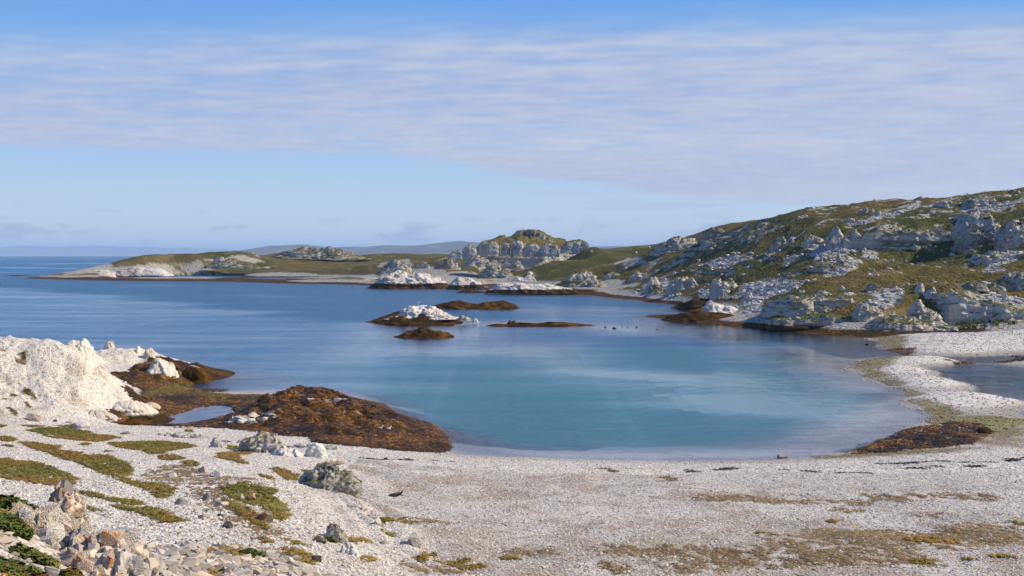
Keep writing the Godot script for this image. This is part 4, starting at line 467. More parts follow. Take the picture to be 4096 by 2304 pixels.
# ---------------------------------------------------------------- sea
func make_sea() -> void:
	make_mask("wind", WIND, -1200.0, -90.0, 400.0, -2600.0, 2.0, 10, 1)
	var xs := PackedFloat32Array()
	var zs := PackedFloat32Array()
	var x := 345.0
	while x < 14000.0:
		xs.append(-x)
		x *= 1.06
	xs.append(-14000.0)
	xs.sort()
	x = -340.0
	while x <= 150.0:
		xs.append(x)
		x += 2.0
	x = 160.0
	while x < 14000.0:
		xs.append(x)
		x *= 1.12
	var z := -92.0
	while z > -760.0:
		zs.append(z)
		z -= 2.0
	while z > -14000.0:
		zs.append(z)
		z *= 1.014
	zs.append(-14000.0)
	var nx := xs.size()
	var v := PackedVector3Array()
	var uv := PackedVector2Array()
	var normals := PackedVector3Array()
	for zz in zs:
		for xx in xs:
			v.append(Vector3(xx, 0.0, zz))
			uv.append(Vector2(xx, zz))
			normals.append(Vector3.UP)
	var idx: Array[PackedInt32Array] = []
	for k in RUFFLES + 1:
		idx.append(PackedInt32Array())
	var streak := FastNoiseLite.new()
	streak.seed = 12
	streak.frequency = 0.01
	for j in zs.size() - 1:
		for i in nx - 1:
			var cx := (xs[i] + xs[i + 1]) * 0.5
			var cz := (zs[j] + zs[j + 1]) * 0.5
			if cz > -800.0 and cx > -200.0 and cx < 160.0 and base_height(cx, cz) > 2.5:
				continue
			var ruffle := 0.9
			if cx > -1190.0 and cx < 390.0 and cz > -2590.0:
				ruffle = mask_at("wind", cx + noise_a.get_noise_2d(cx * 1.5, cz * 1.5) * 4.0 + noise_b.get_noise_2d(cx * 2.5, cz * 5.0) * 4.0, cz + (noise_b.get_noise_2d(cx * 0.6, cz * 0.6) * 0.02 + noise_b.get_noise_2d(cx * 2.0, cz * 4.0 + 60.0) * 0.012) * cz)
			ruffle += (streak.get_noise_2d(cx * 0.5, cz * 1.6) * 0.25 + noise_b.get_noise_2d(cx * 0.4, cz * 2.2) * 0.28) * smoothstep(-0.1, 0.4, ruffle)
			var k := clampi(int(floor(ruffle * RUFFLES + hash2(i, j))), 0, RUFFLES)
			var a := j * nx + i
			idx[k].append_array(PackedInt32Array([a, a + nx, a + 1, a + 1, a + nx, a + nx + 1]))
	var mesh := ArrayMesh.new()
	for k in RUFFLES + 1:
		if idx[k].is_empty():
			continue
		var a := []
		a.resize(Mesh.ARRAY_MAX)
		a[Mesh.ARRAY_VERTEX] = v
		a[Mesh.ARRAY_NORMAL] = normals
		a[Mesh.ARRAY_TEX_UV] = uv
		a[Mesh.ARRAY_INDEX] = idx[k]
		mesh.add_surface_from_arrays(Mesh.PRIMITIVE_TRIANGLES, a)
		mesh.surface_set_material(mesh.get_surface_count() - 1, water_material(k))
	var sea := MeshInstance3D.new()
	sea.name = "sea"
	sea.mesh = mesh
	add_child(sea)
	var water := FogVolume.new()                     # the water itself, which veils the floor the deeper it lies
	water.name = "sea_water"
	water.shape = RenderingServer.FOG_VOLUME_SHAPE_BOX
	water.size = Vector3(27800.0, 13.0, 13800.0)
	water.position = Vector3(0.0, -6.53, -6995.0)
	var body := FogMaterial.new()
	body.resource_name = "sea_water"
	body.density = 0.045
	body.albedo = lin(0.012, 0.27, 0.56)
	water.material = body
	add_child(water)
	tag(water, "clear blue water body of the sea under its surface", "water", "", "structure")
	for spot in [[Vector3(22.0, -3.1, -178.0), Vector3(150.0, 6.0, 190.0)], [Vector3(20.0, -2.2, -150.0), Vector3(110.0, 4.3, 120.0)]]:
		var milk := FogVolume.new()                  # ground-up dolomite keeps the inner bay's water milky turquoise
		milk.name = numbered("bay_water")
		milk.shape = RenderingServer.FOG_VOLUME_SHAPE_ELLIPSOID
		milk.position = spot[0]
		milk.size = spot[1]
		var turquoise := FogMaterial.new()
		turquoise.resource_name = "turquoise_water"
		turquoise.density = 0.085
		turquoise.albedo = lin(0.03, 0.56, 0.53)
		milk.material = turquoise
		add_child(milk)
		tag(milk, "milky turquoise water in the inner bay", "water", "", "structure")
	tag(sea, "rippled clear blue sea filling the bay and reaching the horizon", "sea", "", "structure")

const RUFFLES := 20
const WATER_HAZE := 0.12
var WATER_BODY := lin(0.006, 0.060, 0.22)
var ripple_map: NoiseTexture2D
var swell_map: NoiseTexture2D
func water_material(k: int) -> StandardMaterial3D:
	if ripple_map == null:
		ripple_map = noise_texture(FastNoiseLite.TYPE_SIMPLEX_SMOOTH, 0.02, [], 1024, 5, 14.0, 5)
		swell_map = noise_texture(FastNoiseLite.TYPE_SIMPLEX_SMOOTH, 0.006, [], 512, 3, 0.0, 6)
	var m := StandardMaterial3D.new()
	m.resource_name = "water_%d" % k
	m.transparency = BaseMaterial3D.TRANSPARENCY_ALPHA
	var t := float(k) / RUFFLES                     # from calm to ruffled by the wind
	m.albedo_color = WATER_BODY
	m.albedo_color.a = WATER_HAZE
	m.roughness = lerpf(0.04, 0.25, sqrt(t))
	m.metallic_specular = 0.5
	m.normal_enabled = true
	m.normal_texture = ripple_map
	m.normal_scale = 0.05 + 2.75 * pow(t, 1.6)
	m.heightmap_enabled = true
	m.heightmap_texture = swell_map
	m.heightmap_scale = lerpf(2.0, 48.0, t)
	m.uv1_scale = Vector3(1.0 / 24.0, 1.0 / 11.0, 1.0)
	return m

# ---------------------------------------------------------------- land meshes
func cover(x: float, z: float, y: float, up: float) -> Color:
	var n1 := noise_b.get_noise_2d(x * 4.0, z * 4.0)
	var n2 := noise_a.get_noise_2d(x * 5.0, z * 5.0)
	if z > -262.0:
		var wx := x + n1 * 0.55
		var wz := z + noise_b.get_noise_2d(x * 4.0 + 80.0, z * 4.0) * 0.8
		var c := Color(0.67, 0.64, 0.585)                                  # white gravel
		var tone := noise_b.get_noise_2d(x * 12.0, z * 12.0)
		if y > 1.4 and x > -14.0 and z > -100.0:                            # thin brown growth follows the old beach ridges
			var ridge := noise_b.get_noise_2d(y * 26.0, 7.0 + x * 0.25) + 0.6 * tone + 0.5 * n1
			c = c.lerp(Color(0.52, 0.49, 0.44), 0.6)
			c = c.lerp(Color(0.33, 0.265, 0.19), smoothstep(0.0, 0.5, ridge) * 0.75)
		c *= 1.0 + 0.16 * tone + 0.07 * n2
		if x < -30.0 and z < -108.0:
			c = c.lerp(Color(0.66, 0.615, 0.53) * (1.0 + 0.14 * tone), smoothstep(1.0, 3.0, y))
			c = c.lerp(Color(0.40, 0.335, 0.255), smoothstep(0.22, 0.5, n1 + 0.35 * n2 + 0.25 * tone) * 0.7 * smoothstep(1.5, 3.0, y))
		var fine := noise_b.get_noise_2d(x * 22.0, z * 22.0)
		if y < 1.0 and y > -0.3:                                            # weed-stained low down
			c = c.lerp(Color(0.36, 0.34, 0.29), smoothstep(0.5, 0.05, y) * 0.75)
		if x > 15.0 and y < 0.75:                                          # cobbles browned by weed along the tide line
			c = c.lerp(Color(0.17, 0.13, 0.08) * (1.0 + 0.5 * fine), smoothstep(0.62, 0.15, y + 0.25 * tone + 0.15 * n1) * (0.9 if mask_at("algae", x, z) > 0.1 else 0.25))
		var al := mask_at("algae", wx, wz)
		if al > 0.01:
			var ac := Color(0.25, 0.20, 0.11).lerp(Color(0.23, 0.23, 0.07), smoothstep(-0.1, 0.5, n2 + 0.3 * tone))
			c = c.lerp(ac * (1.0 + 0.5 * fine), clampf(al * 0.85 + fine * 0.5, 0.0, 1.0) * smoothstep(0.0, 0.3, al))
		var br := mask_at("brown", wx, wz)
		if br > 0.01:
			var bc := Color(0.23, 0.165, 0.095).lerp(Color(0.32, 0.25, 0.17), 0.5 + 0.5 * n2)
			c = c.lerp(bc, smoothstep(0.30, 0.72, br * 0.62 + fine * 0.55 + n1 * 0.25))
		var gr := mask_at("green", wx, wz)
		if gr > 0.01:
			var gc := Color(0.17, 0.12, 0.028).lerp(Color(0.105, 0.12, 0.022), smoothstep(-0.25, 0.35, n2 + n1 * 0.5))
			gc = gc.lerp(Color(0.17, 0.13, 0.06), smoothstep(0.25, 0.5, n1))
			c = c.lerp(gc * (1.0 + 0.3 * fine), smoothstep(0.38, 0.6, gr + fine * 0.22))
		var ke := mask_at("kelp", x + n1 * (0.9 if x < 15.0 else 4.5), z + n2 * (0.9 if x < 15.0 else 4.0))
		if ke > 0.01:
			var kc := Color(0.045, 0.027, 0.008).lerp(Color(0.10, 0.046, 0.011), smoothstep(-0.1, 0.4, n1 + 0.4 * fine))
			kc = kc.lerp(Color(0.12, 0.095, 0.012), smoothstep(0.2, 0.45, n2 + 0.2 * fine) * smoothstep(0.45, 0.12, y) * 0.3)
			c = c.lerp(kc * (1.0 + 0.4 * fine), smoothstep(0.4, 0.55, ke + fine * 0.1))
		if y < -0.05:                                                      # sand and stones under water, weed in patches
			c = c.lerp(sea_floor(Color(0.58, 0.56, 0.50), x, z), smoothstep(-0.02, -0.5 if x < 66.0 else -0.16, y) * (1.0 - ke))
		return c
	var patch := noise_b.get_noise_2d(x * 1.3, z * 1.3)
	var wide := noise_a.get_noise_2d(x * 0.7, z * 0.7)
	var grit := noise_b.get_noise_2d(x * 5.0, z * 5.0)
	var c := Color(0.145, 0.112, 0.030).lerp(Color(0.088, 0.088, 0.020), smoothstep(-0.25, 0.3, wide + 0.25 * patch))
	c = c.lerp(Color(0.215, 0.162, 0.068), smoothstep(0.1, 0.5, patch))
	c = c.lerp(Color(0.045, 0.056, 0.014), smoothstep(0.2, 0.5, -patch + 0.3 * grit) * 0.5)
	var rock := Color(0.40, 0.385, 0.355) * (1.0 + 0.3 * grit)
	var white := mask_at("white", x + patch * 2.0, z + wide * 3.0)
	var bare := smoothstep(0.35, 0.75, white + 0.35 * patch + 0.3 * grit)
	bare = maxf(bare, smoothstep(0.76, 0.64, up + 0.12 * grit + 0.08 * patch))
	if z > -640.0 and y > 8.0:
		bare = maxf(bare, smoothstep(0.50, 0.68, 0.5 * patch + 0.45 * grit + 0.35 * noise_r.get_noise_2d(x * 1.2, z * 2.0) + 0.008 * (y - 8.0)))
	bare = maxf(bare, smoothstep(3.6, 2.0, y + 0.8 * patch) if z > -900.0 else smoothstep(2.6, 1.7, y + 0.3 * patch))
	c = c.lerp(rock, bare)
	var tide := 1.0 if z > -900.0 else 0.8
	var weed := smoothstep(tide + 0.25, tide - 0.1, y + 0.35 * patch)
	if weed > 0.0:
		c = c.lerp(Color(0.05, 0.028, 0.009).lerp(Color(0.12, 0.054, 0.013), smoothstep(-0.2, 0.3, grit + 0.5 * patch)), weed)
	if y < -0.1:
		c = c.lerp(sea_floor(Color(0.45, 0.44, 0.40), x, z), smoothstep(-0.1, -0.6, y))
	return c

func sea_floor(shingle: Color, x: float, z: float) -> Color:   # the beach's own pale shingle runs on over the floor of the inner bay; weed and dark rock outside it, mud in the lagoon
	var n := noise_a.get_noise_2d(x * 1.8, z * 1.8) + 0.5 * noise_b.get_noise_2d(x * 1.5, z * 1.5)
	if x > 66.0 and z > -262.0 and z < -120.0:
		return Color(0.075, 0.062, 0.035) * (1.0 + n)
	var open := mask_at("sand", x + n * 14.0, z + n * 18.0)
	return Color(0.05, 0.045, 0.03).lerp(shingle, smoothstep(0.25, 0.75, open) * (1.0 - 0.4 * smoothstep(0.15, 0.35, n)))

func land(called: String, label: String, category: String, zs: PackedFloat32Array, x_from: Callable, x_to: Callable, nx: int, lowest: float, material: Material) -> MeshInstance3D:
	var nz := zs.size()
	var v := PackedVector3Array()
	var n := PackedVector3Array()
	var c := PackedColorArray()
	var uv := PackedVector2Array()
	v.resize(nx * nz)
	n.resize(nx * nz)
	c.resize(nx * nz)
	uv.resize(nx * nz)
	var rows := {"v": v, "zs": zs, "nx": nx, "a": x_from, "b": x_to, "rows": [], "colors": [], "normals": [], "lowest": lowest}
	rows.rows.resize(nz)
	rows.colors.resize(nz)
	rows.normals.resize(nz)
	var task := WorkerThreadPool.add_group_task(land_row.bind(rows), nz, -1, true)
	WorkerThreadPool.wait_for_group_task_completion(task)
	v = PackedVector3Array()
	for r in rows.rows:
		v.append_array(r)
	rows.v = v
	task = WorkerThreadPool.add_group_task(land_paint.bind(rows), nz, -1, true)
	WorkerThreadPool.wait_for_group_task_completion(task)
	c = PackedColorArray()
	n = PackedVector3Array()
	for j in nz:
		c.append_array(rows.colors[j])
		n.append_array(rows.normals[j])
	for k in v.size():
		uv[k] = Vector2(v[k].x, v[k].z)
	var idx := PackedInt32Array()
	for j in nz - 1:
		for i in nx - 1:
			var a := j * nx + i
			if v[a].y > lowest or v[a + 1].y > lowest or v[a + nx].y > lowest or v[a + nx + 1].y > lowest:
				idx.append(a)
				idx.append(a + nx)
				idx.append(a + 1)
				idx.append(a + 1)
				idx.append(a + nx)
				idx.append(a + nx + 1)
	var o := part(called, arrays_mesh(v, n, c, uv, idx), material, self)
	tag(o, label, category, "", "structure")
	return o

func land_row(j: int, rows: Dictionary) -> void:
	var z: float = rows.zs[j]
	var a: float = rows.a.call(z)
	var b: float = rows.b.call(z)
	var nx: int = rows.nx
	var out := PackedVector3Array()
	out.resize(nx)
	for i in nx:
		var x := a + (b - a) * i / (nx - 1.0)
		var y := base_height(x, z)
		if y > rows.lowest - 0.6:
			y = ground(x, z)
		out[i] = Vector3(x, y, z)
	rows.rows[j] = out

func land_paint(j: int, rows: Dictionary) -> void:
	var nx: int = rows.nx
	var v: PackedVector3Array = rows.v
	var last: int = rows.zs.size() - 1
	var cs := PackedColorArray()
	var ns := PackedVector3Array()
	cs.resize(nx)
	ns.resize(nx)
	var up := maxi(j - 1, 0) * nx
	var down := mini(j + 1, last) * nx
	var at := j * nx
	for i in nx:
		var p := v[at + i]
		var normal := (v[up + i] - v[down + i]).cross(v[at + maxi(i - 1, 0)] - v[at + mini(i + 1, nx - 1)]).normalized()
		if normal.y < 0.0:
			normal = -normal
		ns[i] = normal
		if p.y > rows.lowest - 0.5:
			cs[i] = cover(p.x, p.z, p.y, normal.y)
	rows.colors[j] = cs
	rows.normals[j] = ns

func spread(from: float, to: float, first: float, grow: float) -> PackedFloat32Array:
	var zs := PackedFloat32Array()
	var d := from
	while d < to:
		zs.append(-d)
		d += maxf(first, d * grow)
	zs.append(-to)
	return zs

func make_materials() -> void:
	var gravel := StandardMaterial3D.new()
	gravel.resource_name = "shingle"
	gravel.vertex_color_use_as_albedo = true
	gravel.roughness = 0.95
	gravel.metallic_specular = 0.25
	gravel.albedo_texture = noise_texture(FastNoiseLite.TYPE_CELLULAR, 0.075, [[0.0, Color(0.52, 0.52, 0.53)], [0.18, Color(0.8, 0.8, 0.8)], [0.6, Color(0.96, 0.95, 0.94)], [1.0, Color(1, 1, 1)]], 1024, FastNoiseLite.RETURN_CELL_VALUE, 0.0, 3)
	gravel.heightmap_enabled = true
	gravel.heightmap_texture = noise_texture(FastNoiseLite.TYPE_CELLULAR, 0.075, [[0.0, Color.WHITE], [1.0, Color.BLACK]], 1024, FastNoiseLite.RETURN_DISTANCE, 0.0, 3)
	gravel.heightmap_scale = 4.0
	gravel.uv1_scale = Vector3(1.0 / 9.0, 1.0 / 9.0, 1.0)
	M.gravel = gravel
	var turf := StandardMaterial3D.new()
	turf.resource_name = "tundra"
	turf.vertex_color_use_as_albedo = true
	turf.roughness = 0.95
	turf.metallic_specular = 0.2
	turf.albedo_texture = noise_texture(FastNoiseLite.TYPE_SIMPLEX_SMOOTH, 0.02, [[0.0, Color(0.62, 0.62, 0.62)], [0.5, Color(0.9, 0.9, 0.88)], [1.0, Color(1, 1, 1)]], 1024, 6, 0.0, 8)
	turf.heightmap_enabled = true
	turf.heightmap_texture = noise_texture(FastNoiseLite.TYPE_SIMPLEX_SMOOTH, 0.03, [], 1024, 6, 0.0, 9)
	turf.heightmap_scale = 60.0
	turf.uv1_scale = Vector3(1.0 / 40.0, 1.0 / 40.0, 1.0)
	M.turf = turf

	M.rock_far = rock_material("weathered_rock_far", 14.0, 55.0)
	M.rock_near = rock_material("weathered_rock", 2.6, 10.0)
	M.stone = plain_material("stone", 0.9)
	M.stone_face = rock_material("stone_face", 1.6, 8.0)
	M.stone_face.uv1_world_triplanar = false
	M.weed = rock_material("weed_rock", 3.2, 22.0)
	M.weed.roughness = 0.9
	M.weed.metallic_specular = 0.12
	M.weed_frond = plain_material("weed_frond", 0.42)
	M.blade = plain_material("leaf_blades", 0.85)
	M.blade.backlight_enabled = true
	M.blade.backlight = Color(0.25, 0.25, 0.1)
	M.hill_far = plain_material("far_heath", 0.95)

func plain_material(called: String, roughness: float) -> StandardMaterial3D:
	var m := StandardMaterial3D.new()
	m.resource_name = called
	m.vertex_color_use_as_albedo = true
	m.roughness = roughness
	m.metallic_specular = 0.3
	m.cull_mode = BaseMaterial3D.CULL_DISABLED
	return m

var rock_grain: NoiseTexture2D
var rock_relief: NoiseTexture2D
func rock_material(called: String, tile: float, relief: float) -> StandardMaterial3D:
	if rock_grain == null:
		rock_grain = noise_texture(FastNoiseLite.TYPE_SIMPLEX_SMOOTH, 0.012, [[0.0, Color(0.68, 0.68, 0.68)], [0.35, Color(0.92, 0.92, 0.91)], [0.7, Color(1, 1, 1)], [1.0, Color(0.92, 0.9, 0.87)]], 512, 6, 0.0, 21)
		rock_relief = noise_texture(FastNoiseLite.TYPE_SIMPLEX_SMOOTH, 0.014, [], 512, 6, 0.0, 22)
	var m := plain_material(called, 0.92)
	m.albedo_texture = rock_grain
	m.heightmap_enabled = true
	m.heightmap_texture = rock_relief
	m.heightmap_scale = relief
	m.uv1_triplanar = true
	m.uv1_world_triplanar = true
	m.uv1_scale = Vector3.ONE / tile
	return m

func make_land() -> void:
	land("gravel_shore", "white gravel beach and slopes around the near side of the bay", "beach", spread(21.0, 262.0, 0.26, 0.0034), func(z): return minf(0.53 * z - 8.0, -20.0), func(z): return -0.53 * z + 8.0, 840, -1.2, M.gravel)
	land("hillside", "tundra hillside with grass and pale scree rising behind the cliffs", "hillside", spread(262.0, 540.0, 0.7, 0.0017), func(z): return 20.0 if z > -420.0 else 20.0 - (-z - 420.0) * 0.6, func(z): return -0.53 * z + 10.0, 560, -1.2, M.turf)
	land("far_land", "grassy far headland and plain with a long pale beach", "headland", spread(540.0, 1500.0, 1.3, 0.0021), func(z): return 0.5 * z - 10.0, func(z): return -0.53 * z + 10.0, 760, -1.2, M.turf)
	# the sea floor, one broad sheet under everything
	var v := PackedVector3Array()
	var c := PackedColorArray()
	var uv := PackedVector2Array()
	var idx := PackedInt32Array()
	var nx := 170
	var nz := 210
	for j in nz:
		for i in nx:
			var x := -400.0 + i * 3.5
			var z := -85.0 - j * 3.5
			var y := base_height(x, z)
			v.append(Vector3(x, minf(y, 1.0) - 0.35, z))
			c.append(cover(x, z, minf(y, -0.4), 1.0))
			uv.append(Vector2(x, z))
			if i < nx - 1 and j < nz - 1:
				var a := j * nx + i
				idx.append_array(PackedInt32Array([a, a + nx, a + 1, a + 1, a + nx, a + nx + 1]))
	var bed := part("sea_bed", arrays_mesh(v, PackedVector3Array(), c, uv, idx), M.gravel, self)
	tag(bed, "pale sandy sea floor seen through the shallow water", "sea floor", "", "structure")

func start_noise() -> void:
	for n in [noise_a, noise_b, noise_c, noise_r]:
		n.frequency = 0.01
	noise_a.seed = 3
	noise_a.fractal_octaves = 3
	noise_b.seed = 17
	noise_b.frequency = 0.035
	noise_b.fractal_octaves = 4
	noise_r.seed = 29
	noise_r.frequency = 0.03
	noise_r.fractal_type = FastNoiseLite.FRACTAL_RIDGED
	noise_r.fractal_octaves = 4
	noise_c.seed = 41
	noise_c.noise_type = FastNoiseLite.TYPE_CELLULAR
	noise_c.cellular_return_type = FastNoiseLite.RETURN_DISTANCE2_SUB
	noise_c.fractal_type = FastNoiseLite.FRACTAL_NONE
	noise_c.frequency = 0.1
	noise_v.seed = 43
	noise_v.noise_type = FastNoiseLite.TYPE_CELLULAR
	noise_v.cellular_return_type = FastNoiseLite.RETURN_CELL_VALUE
	noise_v.fractal_type = FastNoiseLite.FRACTAL_NONE
	noise_v.frequency = 0.1
	for k in range(0, SURVEY.size(), 3):
		survey_flat.append(SURVEY[k] * 0.01)
		survey_flat.append(SURVEY[k + 1] * 0.01)
		survey_flat.append(SURVEY[k + 2] * 0.5)

func clock(what: String) -> void:
	print(what, " ", Time.get_ticks_msec())

func _ready() -> void:
	rng.seed = 7
	start_noise()
	# camera, sky, sun, exposure
	var camera := Camera3D.new()
	camera.name = "camera"
	camera.position = Vector3(0, 20, 0)
	camera.rotation_degrees.x = -1.7476
	camera.fov = 29.42
	camera.near = 0.5
	camera.far = 60000.0
	add_child(camera)
	camera.current = true
	var around := WorldEnvironment.new()
	around.name = "world"
	var e := Environment.new()
	e.background_mode = Environment.BG_SKY
	var sky := Sky.new()
	var panorama := PanoramaSkyMaterial.new()
	panorama.panorama = make_sky()
	sky.sky_material = panorama
	e.sky = sky
	e.background_energy_multiplier = 0.78
	e.tonemap_mode = Environment.TONE_MAPPER_LINEAR
	e.tonemap_exposure = 1.28
	e.sdfgi_enabled = true
	e.ssao_enabled = true
	e.ssil_enabled = true
	e.volumetric_fog_enabled = true
	e.volumetric_fog_density = 0.0
	e.fog_enabled = FOG > 0.0
	e.fog_density = FOG
	e.fog_light_color = Color(0.74, 0.86, 1.0)
	around.environment = e
	add_child(around)
	var sun := DirectionalLight3D.new()
	sun.name = "sun"
	sun.light_energy = 1.6
	sun.light_color = Color(1.0, 0.93, 0.81)
	sun.light_angular_distance = 0.53
	sun.shadow_enabled = true
	sun.look_at_from_position(Vector3(76, 61, 1), Vector3.ZERO)
	add_child(sun)
	clock("sky")
	# the setting
	survey_all()
	make_materials()
	make_sea()
	clock("sea")
	make_land()
	clock("land")
	make_things()
	clock("things")

const FOG := 0.00006

func survey_all() -> void:
	near_map = make_map(NEAR_X, NEAR_Z, NEAR_CELL, NEAR_W, NEAR_H)
	far_map = make_map(FAR_X, FAR_Z, FAR_CELL, FAR_W, FAR_H)
	clock("maps")
	make_mask("green", GREEN, -100.0, -20.0, 75.0, -190.0, 0.2, 2)
	make_mask("brown", BROWN, -60.0, -20.0, 75.0, -130.0, 0.25, 7)
	make_mask("kelp", KELP, -90.0, -80.0, 130.0, -262.0, 0.35, 2)
	make_mask("algae", ALGAE, -20.0, -80.0, 130.0, -280.0, 0.4, 5)
	make_mask("sand", SAND, -160.0, -80.0, 140.0, -340.0, 2.0, 6)
	make_mask("white", WHITE, -560.0, -255.0, 330.0, -1400.0, 1.0, 2)
	clock("masks")

# ---------------------------------------------------------------- rock masses: a plan, steep sides up to an edge, a top that follows an outline, all of it broken by joints and beds
func along(list: Array, t: float) -> float:
	if list.is_empty():
		return 1.0 - 0.35 * absf(2.0 * t - 1.0)
	var f := clampf(t, 0.0, 1.0) * (list.size() - 1)
	var i := mini(int(f), list.size() - 2)
	var k := f - i
	k = k * k * (3.0 - 2.0 * k)
	return lerpf(list[i], list[i + 1], k)

const KELP_DARK := Color(0.042, 0.024, 0.007)
const KELP_RUST := Color(0.110, 0.054, 0.011)

func rock_color(look: String, p: Vector3, up: float, weed: float) -> Color:
	var a := noise_b.get_noise_3d(p.x * 1.6, p.y * 3.2, p.z * 1.6)
	var b := noise_a.get_noise_3d(p.x * 2.0, p.y * 6.0, p.z * 2.0)
	var f := noise_b.get_noise_3d(p.x * 7.0, p.y * 9.0, p.z * 7.0)
	var c := Color(0.45, 0.435, 0.405)
	var stain := Color(0.20, 0.20, 0.205)
	var turf := 0.0
	match look:
		"hill":
			c = Color(0.43, 0.415, 0.385)
			turf = 0.62
		"shore":
			c = Color(0.49, 0.465, 0.415)
			stain = Color(0.25, 0.245, 0.235)
			turf = 0.70
		"white":
			c = Color(0.60, 0.575, 0.53)
			stain = Color(0.33, 0.31, 0.29)
		"bluff":
			c = Color(0.66, 0.615, 0.53)
			stain = Color(0.40, 0.33, 0.26)
		"guano":
			c = Color(0.74, 0.73, 0.71)
			stain = Color(0.36, 0.33, 0.30)
		"knoll":
			c = Color(0.50, 0.46, 0.405)
			stain = Color(0.22, 0.20, 0.185)
			turf = 0.6
		"grassy":
			c = Color(0.47, 0.45, 0.415)
			turf = 0.78
		"blocks":
			c = Color(0.56, 0.50, 0.42)
			stain = Color(0.35, 0.34, 0.33)
	c *= 1.0 + 0.20 * f
	c = c.lerp(stain, smoothstep(0.02, 0.42, a + 0.5 * b + 0.2 * f) * 0.75)
	c = c.lerp(Color(0.52, 0.40, 0.29), smoothstep(0.12, 0.45, b - 0.3 * a) * 0.35)
	if turf > 0.0:
		var g := smoothstep(turf - 0.08, turf + 0.08, up + 0.34 * a + 0.14 * f)
		var gc := Color(0.135, 0.108, 0.030).lerp(Color(0.075, 0.085, 0.020), smoothstep(-0.2, 0.25, b))
		c = c.lerp(gc * (1.0 + 0.3 * f), g)
	if p.y < weed + 1.5:
		var w := smoothstep(weed + 0.18, weed - 0.12, p.y + 0.45 * a + 0.2 * f)
		var kc := KELP_DARK.lerp(KELP_RUST, smoothstep(-0.05, 0.42, f + 0.6 * a))
		c = c.lerp(kc * (1.0 + 0.35 * f), w)
	return c

